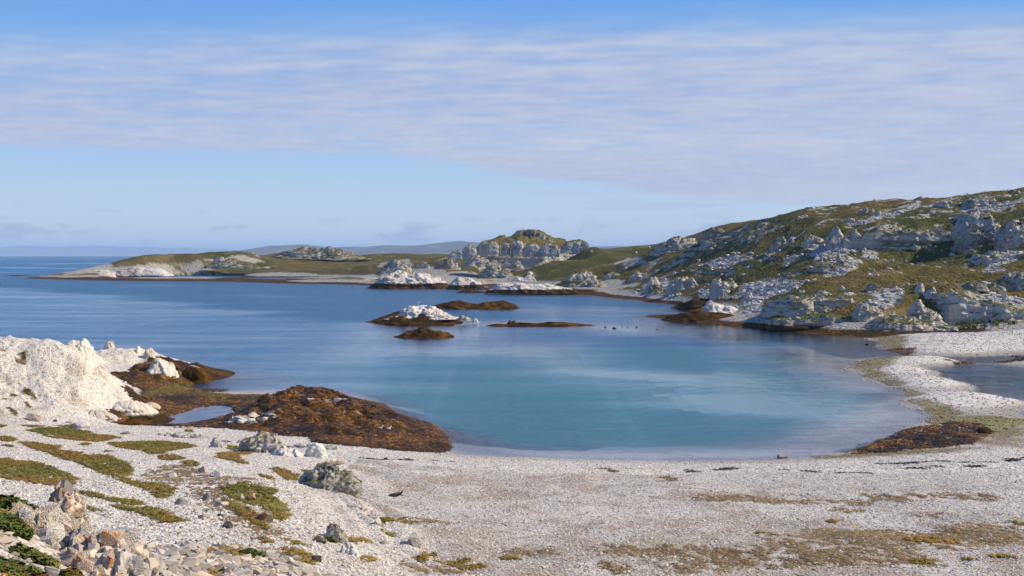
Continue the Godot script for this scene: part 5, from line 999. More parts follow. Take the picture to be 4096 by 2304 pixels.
func crag_mesh(look: String, s: Array, outline: Array, the_seed: int) -> ArrayMesh:
	var x0: float = s[0]
	var z0: float = s[1]
	var rx: float = s[2]
	var rz: float = s[3]
	var foot: float = s[4]
	var high: float = s[5] - s[4]
	var edge: float = s[6]
	var lean: float = s[7]
	var weed: float = s[8]
	var grain: float = s[9]
	var turn: float = s[10]
	var size := 2.0 * rx / maxf(-z0, 20.0) * 1100.0
	var na := clampi(int(size * 1.7), 44, 260)
	var nt := clampi(int(size * 0.45 + high / maxf(-z0, 20.0) * 1100.0 * 0.8), 16, 56)
	var rough := minf(minf(rx * 0.6, rz * 0.9), high) * 0.26
	rough = minf(rough, 0.35 + 0.0032 * -z0)
	if look == "bluff" or look == "knoll":
		rough *= 0.55
	var cell := 1.0 / (grain * clampf(rx * 0.22, 0.5, 4.5))
	var share := 0.5
	var v := PackedVector3Array()
	var n := PackedVector3Array()
	var c := PackedColorArray()
	var nv := (na + 1) * (nt + 1)
	v.resize(nv)
	n.resize(nv)
	c.resize(nv)
	var cost := cos(turn)
	var sint := sin(turn)
	for i in na + 1:
		var th := TAU * (i % na) / na
		var ct := cos(th)
		var st := sin(th)
		var square := 5.0 if lean < 0.13 and rx > 4.0 else 2.6   # cliffs run straight, other rocks are rounder in plan
		var r0 := 1.0 / pow(pow(absf(ct), square) + pow(absf(st), square), 1.0 / square)
		r0 *= 1.0 + 0.16 * noise_a.get_noise_2d(ct * 60.0 + the_seed * 37.0, st * 60.0) + 0.10 * noise_b.get_noise_2d(ct * 40.0 + the_seed * 11.0, st * 40.0)
		for j in nt + 1:
			var t := float(j) / nt
			var r: float
			var y: float
			var out := 1.0
			if t < share:
				var k := t / share
				r = r0 * (1.0 - lean * k)
				y = edge * k
			else:
				var k := (t - share) / (1.0 - share)
				r = r0 * (1.0 - lean) * (1.0 - k)
				y = edge + (1.0 - edge) * (1.0 - pow(1.0 - k, 2.6))
				out = maxf(0.0, 1.0 - 2.2 * k)
			var lx := ct * r * rx
			var lz := st * r * rz
			var top := along(outline, 0.5 + 0.5 * clampf(lx / rx, -1.0, 1.0))
			if look != "weed" and look != "bluff" and lean < 0.45:
				top = lerpf(1.0, top, 0.7)
			if look != "weed":   # a broken skyline
				top *= 1.0 + 0.06 * noise_v.get_noise_2d(lx * 6.0 * cell + the_seed * 3.0, lz * 4.0 * cell) + 0.12 * noise_b.get_noise_2d(lx * 5.0 * cell + the_seed * 3.0, lz * 5.0 * cell)
			y = foot + high * y * top
			var p := Vector3(x0 + lx * cost + lz * sint, y, z0 - lx * sint + lz * cost)
			# joints between blocks, beds, weathering
			var q := p * cell * 10.0
			var warp := noise_b.get_noise_3d(p.x * 4.0 * cell, p.y * 4.0 * cell, p.z * 4.0 * cell) * 2.5
			var block := noise_v.get_noise_3d(q.x + warp + the_seed * 5.0, q.y * 0.8, q.z + warp)
			var bed := noise_v.get_noise_3d(q.x * 0.14 + 40.0, q.y * 2.4 + warp * 0.3 + q.x * 0.06, q.z * 0.14)
			var joint := smoothstep(-1.0, -0.82, noise_c.get_noise_3d(q.x + warp + the_seed * 5.0, q.y * 0.8, q.z + warp)) - 1.0
			var lump := noise_b.get_noise_3d(p.x * 9.0 * cell, p.y * 9.0 * cell, p.z * 9.0 * cell)
			var d := rough * (0.42 * block + 0.45 * lump + 0.38 * bed * out + 0.30 * joint) if look != "weed" else rough * (1.3 * lump + 0.35 * block)
			var dir := Vector3(ct * cost + st * sint, 0.25 + (1.0 - out) * 1.1, -ct * sint + st * cost).normalized()
			if t < 0.05:
				d *= 0.4
			p += dir * d
			v[i * (nt + 1) + j] = p
	var idx := PackedInt32Array()
	for i in na:
		for j in nt:
			var a := i * (nt + 1) + j
			var b := a + nt + 1
			idx.append_array(PackedInt32Array([a, b, a + 1, b, b + 1, a + 1]))
	for i in na + 1:
		var before := (i - 1 if i > 0 else na - 1) * (nt + 1)
		var after := (i + 1 if i < na else 1) * (nt + 1)
		for j in nt + 1:
			var k := i * (nt + 1) + j
			var du := v[after + j] - v[before + j]
			var dv := v[k + 1 if j < nt else k] - v[k - 1 if j > 0 else k]
			var m := dv.cross(du)
			m = m.normalized() if m.length_squared() > 1e-10 else Vector3.UP
			var away := Vector3(v[k].x - x0, 0.2 * rx + maxf(0.0, v[k].y - s[5] + 0.3 * high) * 3.0, v[k].z - z0)
			if m.dot(away) < 0.0:
				m = -m
			n[k] = m
			c[k] = rock_color(look, v[k], m.y, weed)
	return arrays_mesh(v, n, c, PackedVector2Array(), idx)

func crag(called: String, label: String, category: String, group: String, look: String, s: Array, outline: Array, parent: Node = null) -> MeshInstance3D:
	var mesh := crag_mesh(look, s, outline, names.size() * 3 + int(absf(s[0] * 7.0)))
	var near: bool = s[1] > -200.0
	var m: Material = M.weed if look == "weed" else (M.rock_near if near else M.rock_far)
	var o := part(called, mesh, m, self if parent == null else parent)
	if parent == null:
		tag(o, label, category, group)
	return o

# ---------------------------------------------------------------- boulders: a sphere cut by planes, so that it has faces and edges
func boulder_mesh(the_seed: int, cuts: int, fine: int, roundness: float, paint: Callable) -> ArrayMesh:
	var r := RandomNumberGenerator.new()
	r.seed = the_seed
	var planes: Array[Vector4] = []
	for k in 6:   # a rough block first
		var d := Vector3.ZERO
		d[k / 2] = 1.0 if k % 2 == 0 else -1.0
		d = (d + Vector3(r.randf_range(-0.3, 0.3), r.randf_range(-0.3, 0.3), r.randf_range(-0.3, 0.3))).normalized()
		planes.append(Vector4(d.x, d.y, d.z, r.randf_range(0.55, 0.78)))
	for k in cuts:
		var d := Vector3(r.randfn(), r.randfn(), r.randfn()).normalized()
		planes.append(Vector4(d.x, d.y, d.z, r.randf_range(0.60, 0.88)))
	var v := PackedVector3Array()
	var n := PackedVector3Array()
	var c := PackedColorArray()
	var idx := PackedInt32Array()
	for f in 6:
		var first := v.size()
		for j in fine + 1:
			for i in fine + 1:
				var a := tan((2.0 * i / fine - 1.0) * PI * 0.25)
				var b := tan((2.0 * j / fine - 1.0) * PI * 0.25)
				var d: Vector3
				match f:
					0: d = Vector3(1, a, b)
					1: d = Vector3(-1, b, a)
					2: d = Vector3(b, 1, a)
					3: d = Vector3(a, -1, b)
					4: d = Vector3(a, b, 1)
					_: d = Vector3(b, a, -1)
				d = d.normalized()
				var reach := 1.0
				var face := d
				for p in planes:
					var away := d.x * p.x + d.y * p.y + d.z * p.z
					if away > 0.0 and p.w / away < reach:
						reach = p.w / away
						face = Vector3(p.x, p.y, p.z)
				reach = lerpf(reach, 0.85, roundness)
				var q := d * reach
				q *= 1.0 + 0.06 * noise_b.get_noise_3d(q.x * 30.0 + the_seed * 9.0, q.y * 30.0, q.z * 30.0)
				v.append(q)
				n.append(face.lerp(d, clampf(0.04 + roundness, 0.0, 1.0)).normalized())
				c.append(paint.call(q, d))
		for j in fine:
			for i in fine:
				var a := first + j * (fine + 1) + i
				idx.append_array(PackedInt32Array([a, a + fine + 1, a + 1, a + 1, a + fine + 1, a + fine + 2]))
	return arrays_mesh(v, n, c, PackedVector2Array(), idx)

func block_mesh(the_seed: int, cuts: int, paint: Callable, tight := 0.0, skew := 0.28) -> ArrayMesh:
	# the solid inside a set of planes: its corners are where three planes meet
	var r := RandomNumberGenerator.new()
	r.seed = the_seed
	var planes: Array[Plane] = []
	for k in 6:
		var d := Vector3.ZERO
		d[k / 2] = 1.0 if k % 2 == 0 else -1.0
		d = (d + Vector3(r.randf_range(-skew, skew), r.randf_range(-skew, skew), r.randf_range(-skew, skew))).normalized()
		planes.append(Plane(d, r.randf_range(0.72, 0.95)))
	for k in cuts:
		planes.append(Plane(Vector3(r.randfn(), r.randfn(), r.randfn()).normalized(), r.randf_range(0.70, 1.0) - tight))
	var v := PackedVector3Array()
	var n := PackedVector3Array()
	var c := PackedColorArray()
	var idx := PackedInt32Array()
	for i in planes.size():
		var face := planes[i].normal
		var side := face.cross(Vector3.UP if absf(face.y) < 0.9 else Vector3.RIGHT).normalized()
		var over := face.cross(side)
		var ring := []
		for j in planes.size():
			for k in range(j + 1, planes.size()):
				if j == i or k == i:
					continue
				var p = planes[i].intersect_3(planes[j], planes[k])
				if p == null:
					continue
				var inside := true
				for q in planes:
					if q.distance_to(p) > 0.0005:
						inside = false
						break
				if inside:
					ring.append([atan2((p - face * planes[i].d).dot(over), (p - face * planes[i].d).dot(side)), p])
		if ring.size() < 3:
			continue
		ring.sort_custom(func(a, b): return a[0] < b[0])
		var first := v.size()
		var middle := Vector3.ZERO
		for e in ring:
			middle += e[1]
		middle /= ring.size()
		for e in ring + [[0.0, middle + face * 0.03]]:
			v.append(e[1])
			n.append(face.lerp((e[1] as Vector3).normalized(), 0.08).normalized())
			c.append(paint.call(e[1], face) * (1.0 + 0.22 * hash_of(the_seed * 31 + i)))
		for e in ring.size():
			var a := first + e
			var b := first + (e + 1) % ring.size()
			var m := first + ring.size()
			if (v[b] - v[a]).cross(v[m] - v[a]).dot(face) > 0.0:
				idx.append_array(PackedInt32Array([a, m, b]))
			else:
				idx.append_array(PackedInt32Array([a, b, m]))
	return arrays_mesh(v, n, c, PackedVector2Array(), idx)

func hash_of(i: int) -> float:
	return hash2(i, i * 7 + 3) * 2.0 - 1.0

func boulder_paint(tone: String) -> Callable:
	return func(q: Vector3, d: Vector3) -> Color:
		var a := noise_b.get_noise_3d(q.x * 26.0 + 7.0, q.y * 26.0, q.z * 26.0)
		var b := noise_a.get_noise_3d(q.x * 60.0, q.y * 60.0 + 5.0, q.z * 60.0)
		var c := Color(0.62, 0.59, 0.54)
		match tone:
			"orange": c = Color(0.42, 0.20, 0.085).lerp(Color(0.50, 0.34, 0.20), smoothstep(-0.1, 0.4, a))
			"split": c = Color(0.20, 0.185, 0.13).lerp(Color(0.46, 0.21, 0.10), smoothstep(-0.1, 0.1, q.x - 0.12 + 0.2 * a))
			"dark": c = Color(0.075, 0.068, 0.06).lerp(Color(0.2, 0.19, 0.17), smoothstep(0.05, 0.4, a))
			"grey": c = Color(0.30, 0.29, 0.27).lerp(Color(0.5, 0.48, 0.45), smoothstep(-0.1, 0.4, a))
			"cream": c = Color(0.60, 0.53, 0.44)
			"redgreen": c = Color(0.23, 0.115, 0.075).lerp(Color(0.19, 0.20, 0.13), smoothstep(-0.2, 0.2, b - 0.4 * q.x))
			"greywhite": c = Color(0.36, 0.36, 0.33).lerp(Color(0.58, 0.56, 0.52), smoothstep(-0.1, 0.3, a))
			"greygreen": c = Color(0.27, 0.275, 0.24).lerp(Color(0.5, 0.47, 0.42), smoothstep(0.0, 0.4, a + 0.4 * q.x))
			"pink": c = Color(0.53, 0.41, 0.34).lerp(Color(0.62, 0.56, 0.5), smoothstep(-0.2, 0.3, a))
			"tan": c = Color(0.34, 0.27, 0.20).lerp(Color(0.5, 0.44, 0.36), smoothstep(-0.1, 0.3, a))
			"weed": c = KELP_DARK.lerp(KELP_RUST, smoothstep(-0.2, 0.3, a))
			"hill": c = Color(0.42, 0.41, 0.385).lerp(Color(0.26, 0.26, 0.26), smoothstep(0.0, 0.4, a))
			"lichen": c = Color(0.58, 0.50, 0.41).lerp(Color(0.55, 0.19, 0.03), smoothstep(-0.05, 0.2, b))
			"tawny": c = Color(0.64, 0.52, 0.39).lerp(Color(0.52, 0.48, 0.43), smoothstep(0.0, 0.35, a))
			"dome":
				c = Color(0.52, 0.43, 0.31).lerp(Color(0.6, 0.54, 0.44), smoothstep(-0.1, 0.3, a))
				c = c.lerp(KELP_DARK.lerp(KELP_RUST, smoothstep(0.0, 0.4, a)), smoothstep(0.22, 0.05, q.y + 0.25 * a))
		c *= 1.0 + 0.22 * b + 0.12 * a
		return c

func boulders() -> void:
	for b in BOULDERS:
		var s: Array = b[4]
		var deep: float = s[2] * (1.0 if b[3] != "dark" and b[3] != "redgreen" else 0.7)
		var number := names.size() * 13 + int(absf(s[0]) * 10.0)
		var mesh := block_mesh(number, 14, boulder_paint(b[3]), 0.06, 0.5) if s[4] < 1.5 and b[3] != "weed" else boulder_mesh(number, 8, 12, 0.75, boulder_paint(b[3]))
		var at := Vector3(s[0], ground(s[0], s[1]) + s[3] * 0.22, s[1])
		var o := part(b[0], mesh, M.stone_face, self, Transform3D(Basis.from_euler(Vector3(0, s[0] * 1.7, 0)), at) * Transform3D(Basis.from_scale(Vector3(s[2] * 1.15, s[3] * 0.95, deep * 1.15)), Vector3.ZERO))
		tag(o, b[1], "boulder", b[2])
	var kinds := []
	for k in 5:
		kinds.append(block_mesh(900 + k, 10, boulder_paint("hill"), 0.05, 0.45))
	for k in range(0, HILL_BOULDERS.size(), 3):
		var x: float = HILL_BOULDERS[k]
		var z: float = HILL_BOULDERS[k + 1]
		var r: float = maxf(HILL_BOULDERS[k + 2], 0.5)
		var o := part("hillside_boulder", kinds[k / 3 % 5], M.stone, self, Transform3D(Basis.from_euler(Vector3(0.2, x, 0)).scaled(Vector3(r * 1.2, r, r * 1.1)), Vector3(x, ground(x, z) + r * 0.35, z)))
		var where := "on the plain round the middle point" if z < -600.0 else ("on the slope above the far cove" if x < 95.0 else ("in the green hollow below the long cliff" if z > -400.0 and x > 125.0 else "on the open tundra slope below the hillside crags"))
		tag(o, "%s loose boulder lying %s" % ["small pale" if r < 0.8 else ("middling grey" if r < 1.5 else "large pale grey"), where], "boulder", "loose boulders " + where)

# ---------------------------------------------------------------- scatter
func scatter(called: String, label: String, category: String, mesh: Mesh, material: Material, buffer: PackedFloat32Array, parent: Node = null) -> MultiMeshInstance3D:
	var mm := MultiMesh.new()
	mm.transform_format = MultiMesh.TRANSFORM_3D
	mm.use_colors = true
	mm.mesh = mesh
	mm.instance_count = buffer.size() / 16
	mm.buffer = buffer
	var o := MultiMeshInstance3D.new()
	o.name = numbered(called) if parent == null else called
	o.multimesh = mm
	o.material_override = material
	if parent == null:
		add_child(o)
		tag(o, label, category, "", "stuff")
	else:
		parent.add_child(o, true)
	return o

func put(into: PackedFloat32Array, b: Basis, p: Vector3, c: Color) -> void:
	into.append_array(PackedFloat32Array([b.x.x, b.y.x, b.z.x, p.x, b.x.y, b.y.y, b.z.y, p.y, b.x.z, b.y.z, b.z.z, p.z, c.r, c.g, c.b, 1.0]))

func white_paint(_q: Vector3, _d: Vector3) -> Color:
	return Color.WHITE

func blade_clump(blades: int, spread_out: float, tall: float, wide: float, droop: float, the_seed: int) -> ArrayMesh:
	var r := RandomNumberGenerator.new()
	r.seed = the_seed
	var v := PackedVector3Array()
	var n := PackedVector3Array()
	var idx := PackedInt32Array()
	for k in blades:
		var a := r.randf() * TAU
		var out := Vector3(cos(a), 0, sin(a))
		var side := Vector3(-sin(a), 0, cos(a)) * wide * r.randf_range(0.6, 1.2)
		var at := out * r.randf() * spread_out * 0.5
		var reach := spread_out * r.randf_range(0.5, 1.0)
		var h := tall * r.randf_range(0.6, 1.1)
		var mid := at + out * reach * 0.45 + Vector3.UP * h
		var tip := at + out * reach + Vector3.UP * h * (1.0 - droop)
		var up := (Vector3.UP + out * 0.5).normalized()
		var first := v.size()
		for p in [at - side * 0.5, at + side * 0.5, mid - side, mid + side, tip]:
			v.append(p)
			n.append(up)
		idx.append_array(PackedInt32Array([first, first + 2, first + 1, first + 1, first + 2, first + 3, first + 2, first + 4, first + 3]))
	return arrays_mesh(v, n, PackedColorArray(), PackedVector2Array(), idx)

func flat_turn(size: Vector3, spin: float, normal := Vector3.UP) -> Basis:
	var side := normal.cross(Vector3(sin(spin), 0.0, cos(spin))).normalized()
	return Basis(side * size.x, normal * size.y, side.cross(normal) * size.z)

func shingle() -> void:
	var kinds := []
	for k in 3:
		kinds.append(block_mesh(300 + k, 5, white_paint, 0.05))
	var lots: Array[PackedFloat32Array] = [PackedFloat32Array(), PackedFloat32Array(), PackedFloat32Array()]
	var placed := 0
	var tries := 0
	while placed < 150000 and tries < 600000:
		tries += 1
		var d := lerpf(34.0, 122.0, pow(rng.randf(), 0.8))
		var x := rng.randf_range(-0.5, 0.5) * d
		var z := -d
		var b := base_height(x, z)
		if b < 0.05:
			continue
		var green := mask_at("green", x, z)
		var kelp := mask_at("kelp", x, z)
		if kelp > 0.4 or (green > 0.4 and rng.randf() < 0.93) or (mask_at("brown", x, z) > 0.4 and rng.randf() < 0.6):
			continue
		var r := 0.022 + 0.04 * pow(rng.randf(), 3.0)
		if rng.randf() < 0.03:
			r *= 1.8
		if b > 4.5:
			r *= 1.0 + rng.randf() * 0.5
		var tone := rng.randf()
		var c := Color(0.64, 0.60, 0.53) * rng.randf_range(0.75, 1.05)
		if tone < 0.16:
			c = Color(0.30, 0.295, 0.285) * rng.randf_range(0.6, 1.3)
		elif tone < 0.24:
			c = Color(0.50, 0.42, 0.33)
		if b < 0.7:
			var al := mask_at("algae", x, z)
			c = c.lerp(Color(0.30, 0.24, 0.12) if rng.randf() < 0.6 else Color(0.15, 0.11, 0.07), al * 0.85)
		put(lots[placed % 3], flat_turn(Vector3(r * 1.25, r * 0.7, r), rng.randf() * TAU, Vector3(rng.randf_range(-0.3, 0.3), 1, rng.randf_range(-0.3, 0.3)).normalized()), Vector3(x, ground(x, z) + r * 0.2, z), c)
		placed += 1
	for k in 3:
		scatter("shingle", ["loose white and grey shingle strewn over the near beach", "scattered angular white stones among the beach shingle", "rounded grey and white stones among the beach shingle"][k], "shingle", kinds[k], M.stone, lots[k])
	# cobbles of the spit and of the far side of the near bay
	var lot := PackedFloat32Array()
	for k in 26000:
		var d := lerpf(118.0, 262.0, pow(rng.randf(), 0.7))
		var x := d * rng.randf_range(0.16, 0.5)
		var b := base_height(x, -d)
		if b < -0.05 or b > 2.0:
			continue
		var r := 0.07 + 0.10 * pow(rng.randf(), 3.0)
		var al := mask_at("algae", x, -d)
		if al < 0.3 and rng.randf() < 0.5:
			continue
		var c := Color(0.47, 0.455, 0.42) * rng.randf_range(0.65, 1.05)
		c = c.lerp([Color(0.30, 0.23, 0.11), Color(0.13, 0.09, 0.05), Color(0.27, 0.28, 0.08)][rng.randi() % 3], al * 0.8)
		put(lot, flat_turn(Vector3(r * 1.2, r * 0.8, r), rng.randf() * TAU), Vector3(x, ground(x, -d) + r * 0.2, -d), c)
	scatter("cobbles", "weed-stained cobbles along the curved pebble spit", "cobbles", kinds[1], M.stone, lot)

func rubble() -> void:
	var kinds := []
	for k in 4:
		kinds.append(block_mesh(500 + k, 5, white_paint, 0.08))
	var lots: Array[PackedFloat32Array] = [PackedFloat32Array(), PackedFloat32Array(), PackedFloat32Array(), PackedFloat32Array()]
	for k in 9000:
		var x := rng.randf_range(-14.5, -4.0)
		var z := rng.randf_range(-44.0, -22.0)
		var dense := noise_b.get_noise_2d(x * 4.0, z * 4.0) + (0.5 if x < -6.8 and x > 0.09 * z - 9.2 else -0.1)
		if dense < rng.randf_range(-0.1, 0.6) or mask_at("green", x, z) > 0.5 and rng.randf() < 0.8:
			continue
		var r := (0.05 + 0.16 * pow(rng.randf(), 2.6)) * (1.0 if z < -31.0 else 0.55)
		var c := Color(0.52, 0.43, 0.33).lerp(Color(0.43, 0.40, 0.36), rng.randf()) * rng.randf_range(0.55, 1.15)
		put(lots[k % 4], Basis.from_euler(Vector3(rng.randf() * TAU, rng.randf() * TAU, rng.randf() * TAU)).scaled(Vector3(r * 1.3, r * 0.8, r)), Vector3(x, ground(x, z) + r * 0.35, z), c)
	for k in 4:
		scatter("rubble", ["pile of broken cream-coloured rubble below the fractured outcrop", "loose angular rubble between the tufts on the near rise", "sharp white fragments spilling down the near rise", "small blocky fragments on the near rise"][k], "rubble", kinds[k], M.stone, lots[k])
	# stones on the far hillside
	var lot := PackedFloat32Array()
	for k in 24000:
		var d := lerpf(285.0, 520.0, rng.randf())
		var x := d * rng.randf_range(0.10, 0.49)
		var y := base_height(x, -d)
		if y < 2.0:
			continue
		var bare := mask_at("white", x, -d) + 0.8 * noise_b.get_noise_2d(x * 1.3, -d * 1.3) + 0.35 * noise_r.get_noise_2d(x * 1.2, -d * 2.0)
		if bare < rng.randf_range(0.3, 1.0):
			continue
		var r := 0.18 + 0.6 * pow(rng.randf(), 4.0)
		put(lot, Basis.from_euler(Vector3(rng.randf() * TAU, rng.randf() * TAU, 0)).scaled(Vector3(r * 1.3, r * 0.8, r)), Vector3(x, ground(x, -d) + r * 0.3, -d), Color(0.47, 0.455, 0.43) * rng.randf_range(0.6, 1.15))
	scatter("scree", "grey scree and small stones strewn over the tundra hillside", "scree", kinds[0], M.stone, lot)

func seaweed() -> void:
	var kinds := []
	for k in 3:
		kinds.append(blade_clump(9, 0.7, 0.15, 0.075, 0.95, 70 + k))
	var lots: Array[PackedFloat32Array] = [PackedFloat32Array(), PackedFloat32Array(), PackedFloat32Array()]
	var placed := 0
	for k in 190000:
		var x := rng.randf_range(-62.0, 10.0)
		var z := rng.randf_range(-173.0, -108.0)
		if k % 6 == 0:
			x = rng.randf_range(30.0, 110.0)
			z = rng.randf_range(-230.0, -100.0)
		if mask_at("kelp", x, z) < 0.5:
			continue
		var b := base_height(x, z)
		if b < -0.12:
			continue
		var patch := noise_b.get_noise_2d(x * 4.0, z * 4.0)
		var c := KELP_DARK.lerp(KELP_RUST, clampf(0.5 + patch * 1.2 + rng.randf_range(-0.35, 0.35), 0.0, 1.0))
		if rng.randf() < 0.22 + patch * 0.4:
			c = Color(0.25, 0.115, 0.020) * rng.randf_range(0.7, 1.2)
		if b < 0.35 and x < -12.0 and noise_a.get_noise_2d(x * 5.0, z * 5.0) + rng.randf_range(-0.25, 0.25) > 0.34:
			c = Color(0.20, 0.155, 0.012) * rng.randf_range(0.5, 1.1)
		var s := rng.randf_range(0.6, 1.5)
		put(lots[k % 3], flat_turn(Vector3(s, s, s), rng.randf() * TAU, slope_at(x, z)), Vector3(x, ground(x, z) - 0.03, z), c)
		placed += 1
	for k in 3:
		scatter("seaweed", ["brown bladder weed draped over the near tidal rocks", "rust-coloured weed among the brown weed on the tidal rocks", "dark and yellow weed fronds on the tidal flat"][k], "seaweed", kinds[k], M.weed_frond, lots[k])
	# dry wrack thrown up along the beach
	var lot := PackedFloat32Array()
	for line in WRACK:
		for k in range(0, line.size() - 3, 2):
			var a := Vector2(line[k], line[k + 1])
			var b := Vector2(line[k + 2], line[k + 3])
			for i in int(a.distance_to(b) * 7.0):
				var p := a.lerp(b, rng.randf()) + Vector2(rng.randfn() * 0.1, rng.randfn() * 0.22)
				if noise_b.get_noise_2d(p.x * 9.0, p.y * 9.0) < 0.02:
					continue
				var s := rng.randf_range(0.3, 0.9)
				put(lot, flat_turn(Vector3(s * 1.7, s * 0.7, s * 0.7), rng.randf_range(-0.5, 0.5)), Vector3(p.x, ground(p.x, p.y), p.y), Color(0.035, 0.026, 0.02) * rng.randf_range(0.6, 1.6))
	scatter("beach_wrack", "dark strands of dried seaweed along the upper beach", "wrack", kinds[0], M.weed_frond, lot)

func tufts() -> void:
	var kinds := [blade_clump(10, 0.16, 0.10, 0.022, 0.2, 5), blade_clump(12, 0.22, 0.06, 0.03, 0.4, 6)]
	var lots: Array[PackedFloat32Array] = [PackedFloat32Array(), PackedFloat32Array(), PackedFloat32Array()]
	for k in 260000:
		var d := lerpf(21.0, 140.0, pow(rng.randf(), 0.8))
		var x := rng.randf_range(-0.5, 0.5) * d
		var z := -d
		var green := mask_at("green", x, z)
		var brown := mask_at("brown", x, z)
		if green < 0.45 and brown < rng.randf_range(0.15, 0.8):
			continue
		var n := noise_a.get_noise_2d(x * 5.0, z * 5.0) + noise_b.get_noise_2d(x * 4.0, z * 4.0) * 0.5 + rng.randf_range(-0.2, 0.2)
		var s := rng.randf_range(0.7, 1.5)
		if green >= 0.45:
			var c := Color(0.25, 0.165, 0.035).lerp(Color(0.165, 0.165, 0.03), smoothstep(-0.05, 0.5, n))
			if rng.randf() < 0.12:
				c = Color(0.32, 0.24, 0.12)
			put(lots[k % 2], flat_turn(Vector3(s, s, s), rng.randf() * TAU), Vector3(x, ground(x, z) - 0.01, z), c * rng.randf_range(0.7, 1.2))
		elif noise_b.get_noise_2d(x * 22.0, z * 22.0) * 0.55 + noise_b.get_noise_2d(x * 4.0, z * 4.0) * 0.25 > -0.05:
			put(lots[2], flat_turn(Vector3(s, s * 0.6, s), rng.randf() * TAU), Vector3(x, ground(x, z) - 0.01, z), Color(0.29, 0.20, 0.115).lerp(Color(0.20, 0.15, 0.06), rng.randf()) * rng.randf_range(0.7, 1.15))
	scatter("grass", "short green and ochre grass in patches on the gravel slope", "grass", kinds[0], M.blade, lots[0])
	scatter("moss", "low moss and heath mats on the gravel slope", "moss", kinds[1], M.blade, lots[1])
	scatter("dry_turf", "dry brown turf in bands along the gravel beach", "turf", kinds[1], M.blade, lots[2])

func shrub_mats() -> void:
	var sprig := blade_clump(14, 0.10, 0.09, 0.028, 0.1, 21)
	var labels := ["wide dark green heath mat on the rise beside the lichened rocks", "green shrub mat between the two fractured rock masses", "dark green shrub mat growing across the fractured outcrop", "reddish green shrub mat at the picture's corner", "small reddish shrub clinging to the fractured outcrop", "green shrub mat at the bottom edge below the rubble", "second green shrub mat along the bottom edge beyond the first", "tiny red-leaved shrub in the rubble", "grassy hummock on the near rise", "bright green cushion beside the dark rough rock", "green heath mat at the picture's edge above the big blocks", "red-tinged heath mat below the big blocks", "low reddish mat along the bottom edge by the fractured outcrop"]
	for k in range(0, SHRUBS.size(), 5):
		var x: float = SHRUBS[k]
		var z: float = SHRUBS[k + 1]
		var rx: float = SHRUBS[k + 2]
		var rz: float = maxf(SHRUBS[k + 3] * 1.6, 0.25)
		var kind: float = SHRUBS[k + 4]
		var t := thing("shrub_mat", Vector3(x, ground(x, z), z), labels[k / 5], "shrub", "low shrubs on the near rise")
		var lot := PackedFloat32Array()
		for i in int(clampf(rx * rz * 1500.0, 250.0, 4200.0)):
			var a := rng.randf() * TAU
			var r := sqrt(rng.randf()) * (1.0 + 0.35 * noise_b.get_noise_2d(cos(a) * 30.0 + k * 9.0, sin(a) * 30.0))
			var lx := cos(a) * r * rx
			var lz := sin(a) * r * rz
			var lump := 0.10 + 0.08 * noise_b.get_noise_2d((x + lx) * 22.0, (z + lz) * 22.0)
			var y := ground(x + lx, z + lz) - t.position.y + lump * (1.0 - r * r * 0.7) * rng.randf_range(0.3, 1.2)
			var n := noise_b.get_noise_2d((x + lx) * 12.0, (z + lz) * 12.0) + rng.randf_range(-0.3, 0.3)
			var c := Color(0.05, 0.08, 0.018).lerp(Color(0.11, 0.15, 0.025), smoothstep(-0.3, 0.3, n))
			if rng.randf() < [0.12, 0.35, 0.6][int(kind)]:
				c = Color(0.13, 0.06, 0.015).lerp(Color(0.16, 0.12, 0.02), rng.randf())
			var s := rng.randf_range(0.7, 1.5)
			put(lot, Basis.from_euler(Vector3(rng.randf_range(-0.5, 0.5), rng.randf() * TAU, rng.randf_range(-0.5, 0.5))).scaled(Vector3(s, s, s)), Vector3(lx, y, lz), c * rng.randf_range(0.7, 1.3))
		scatter("foliage", "", "", sprig, M.blade, lot, t)

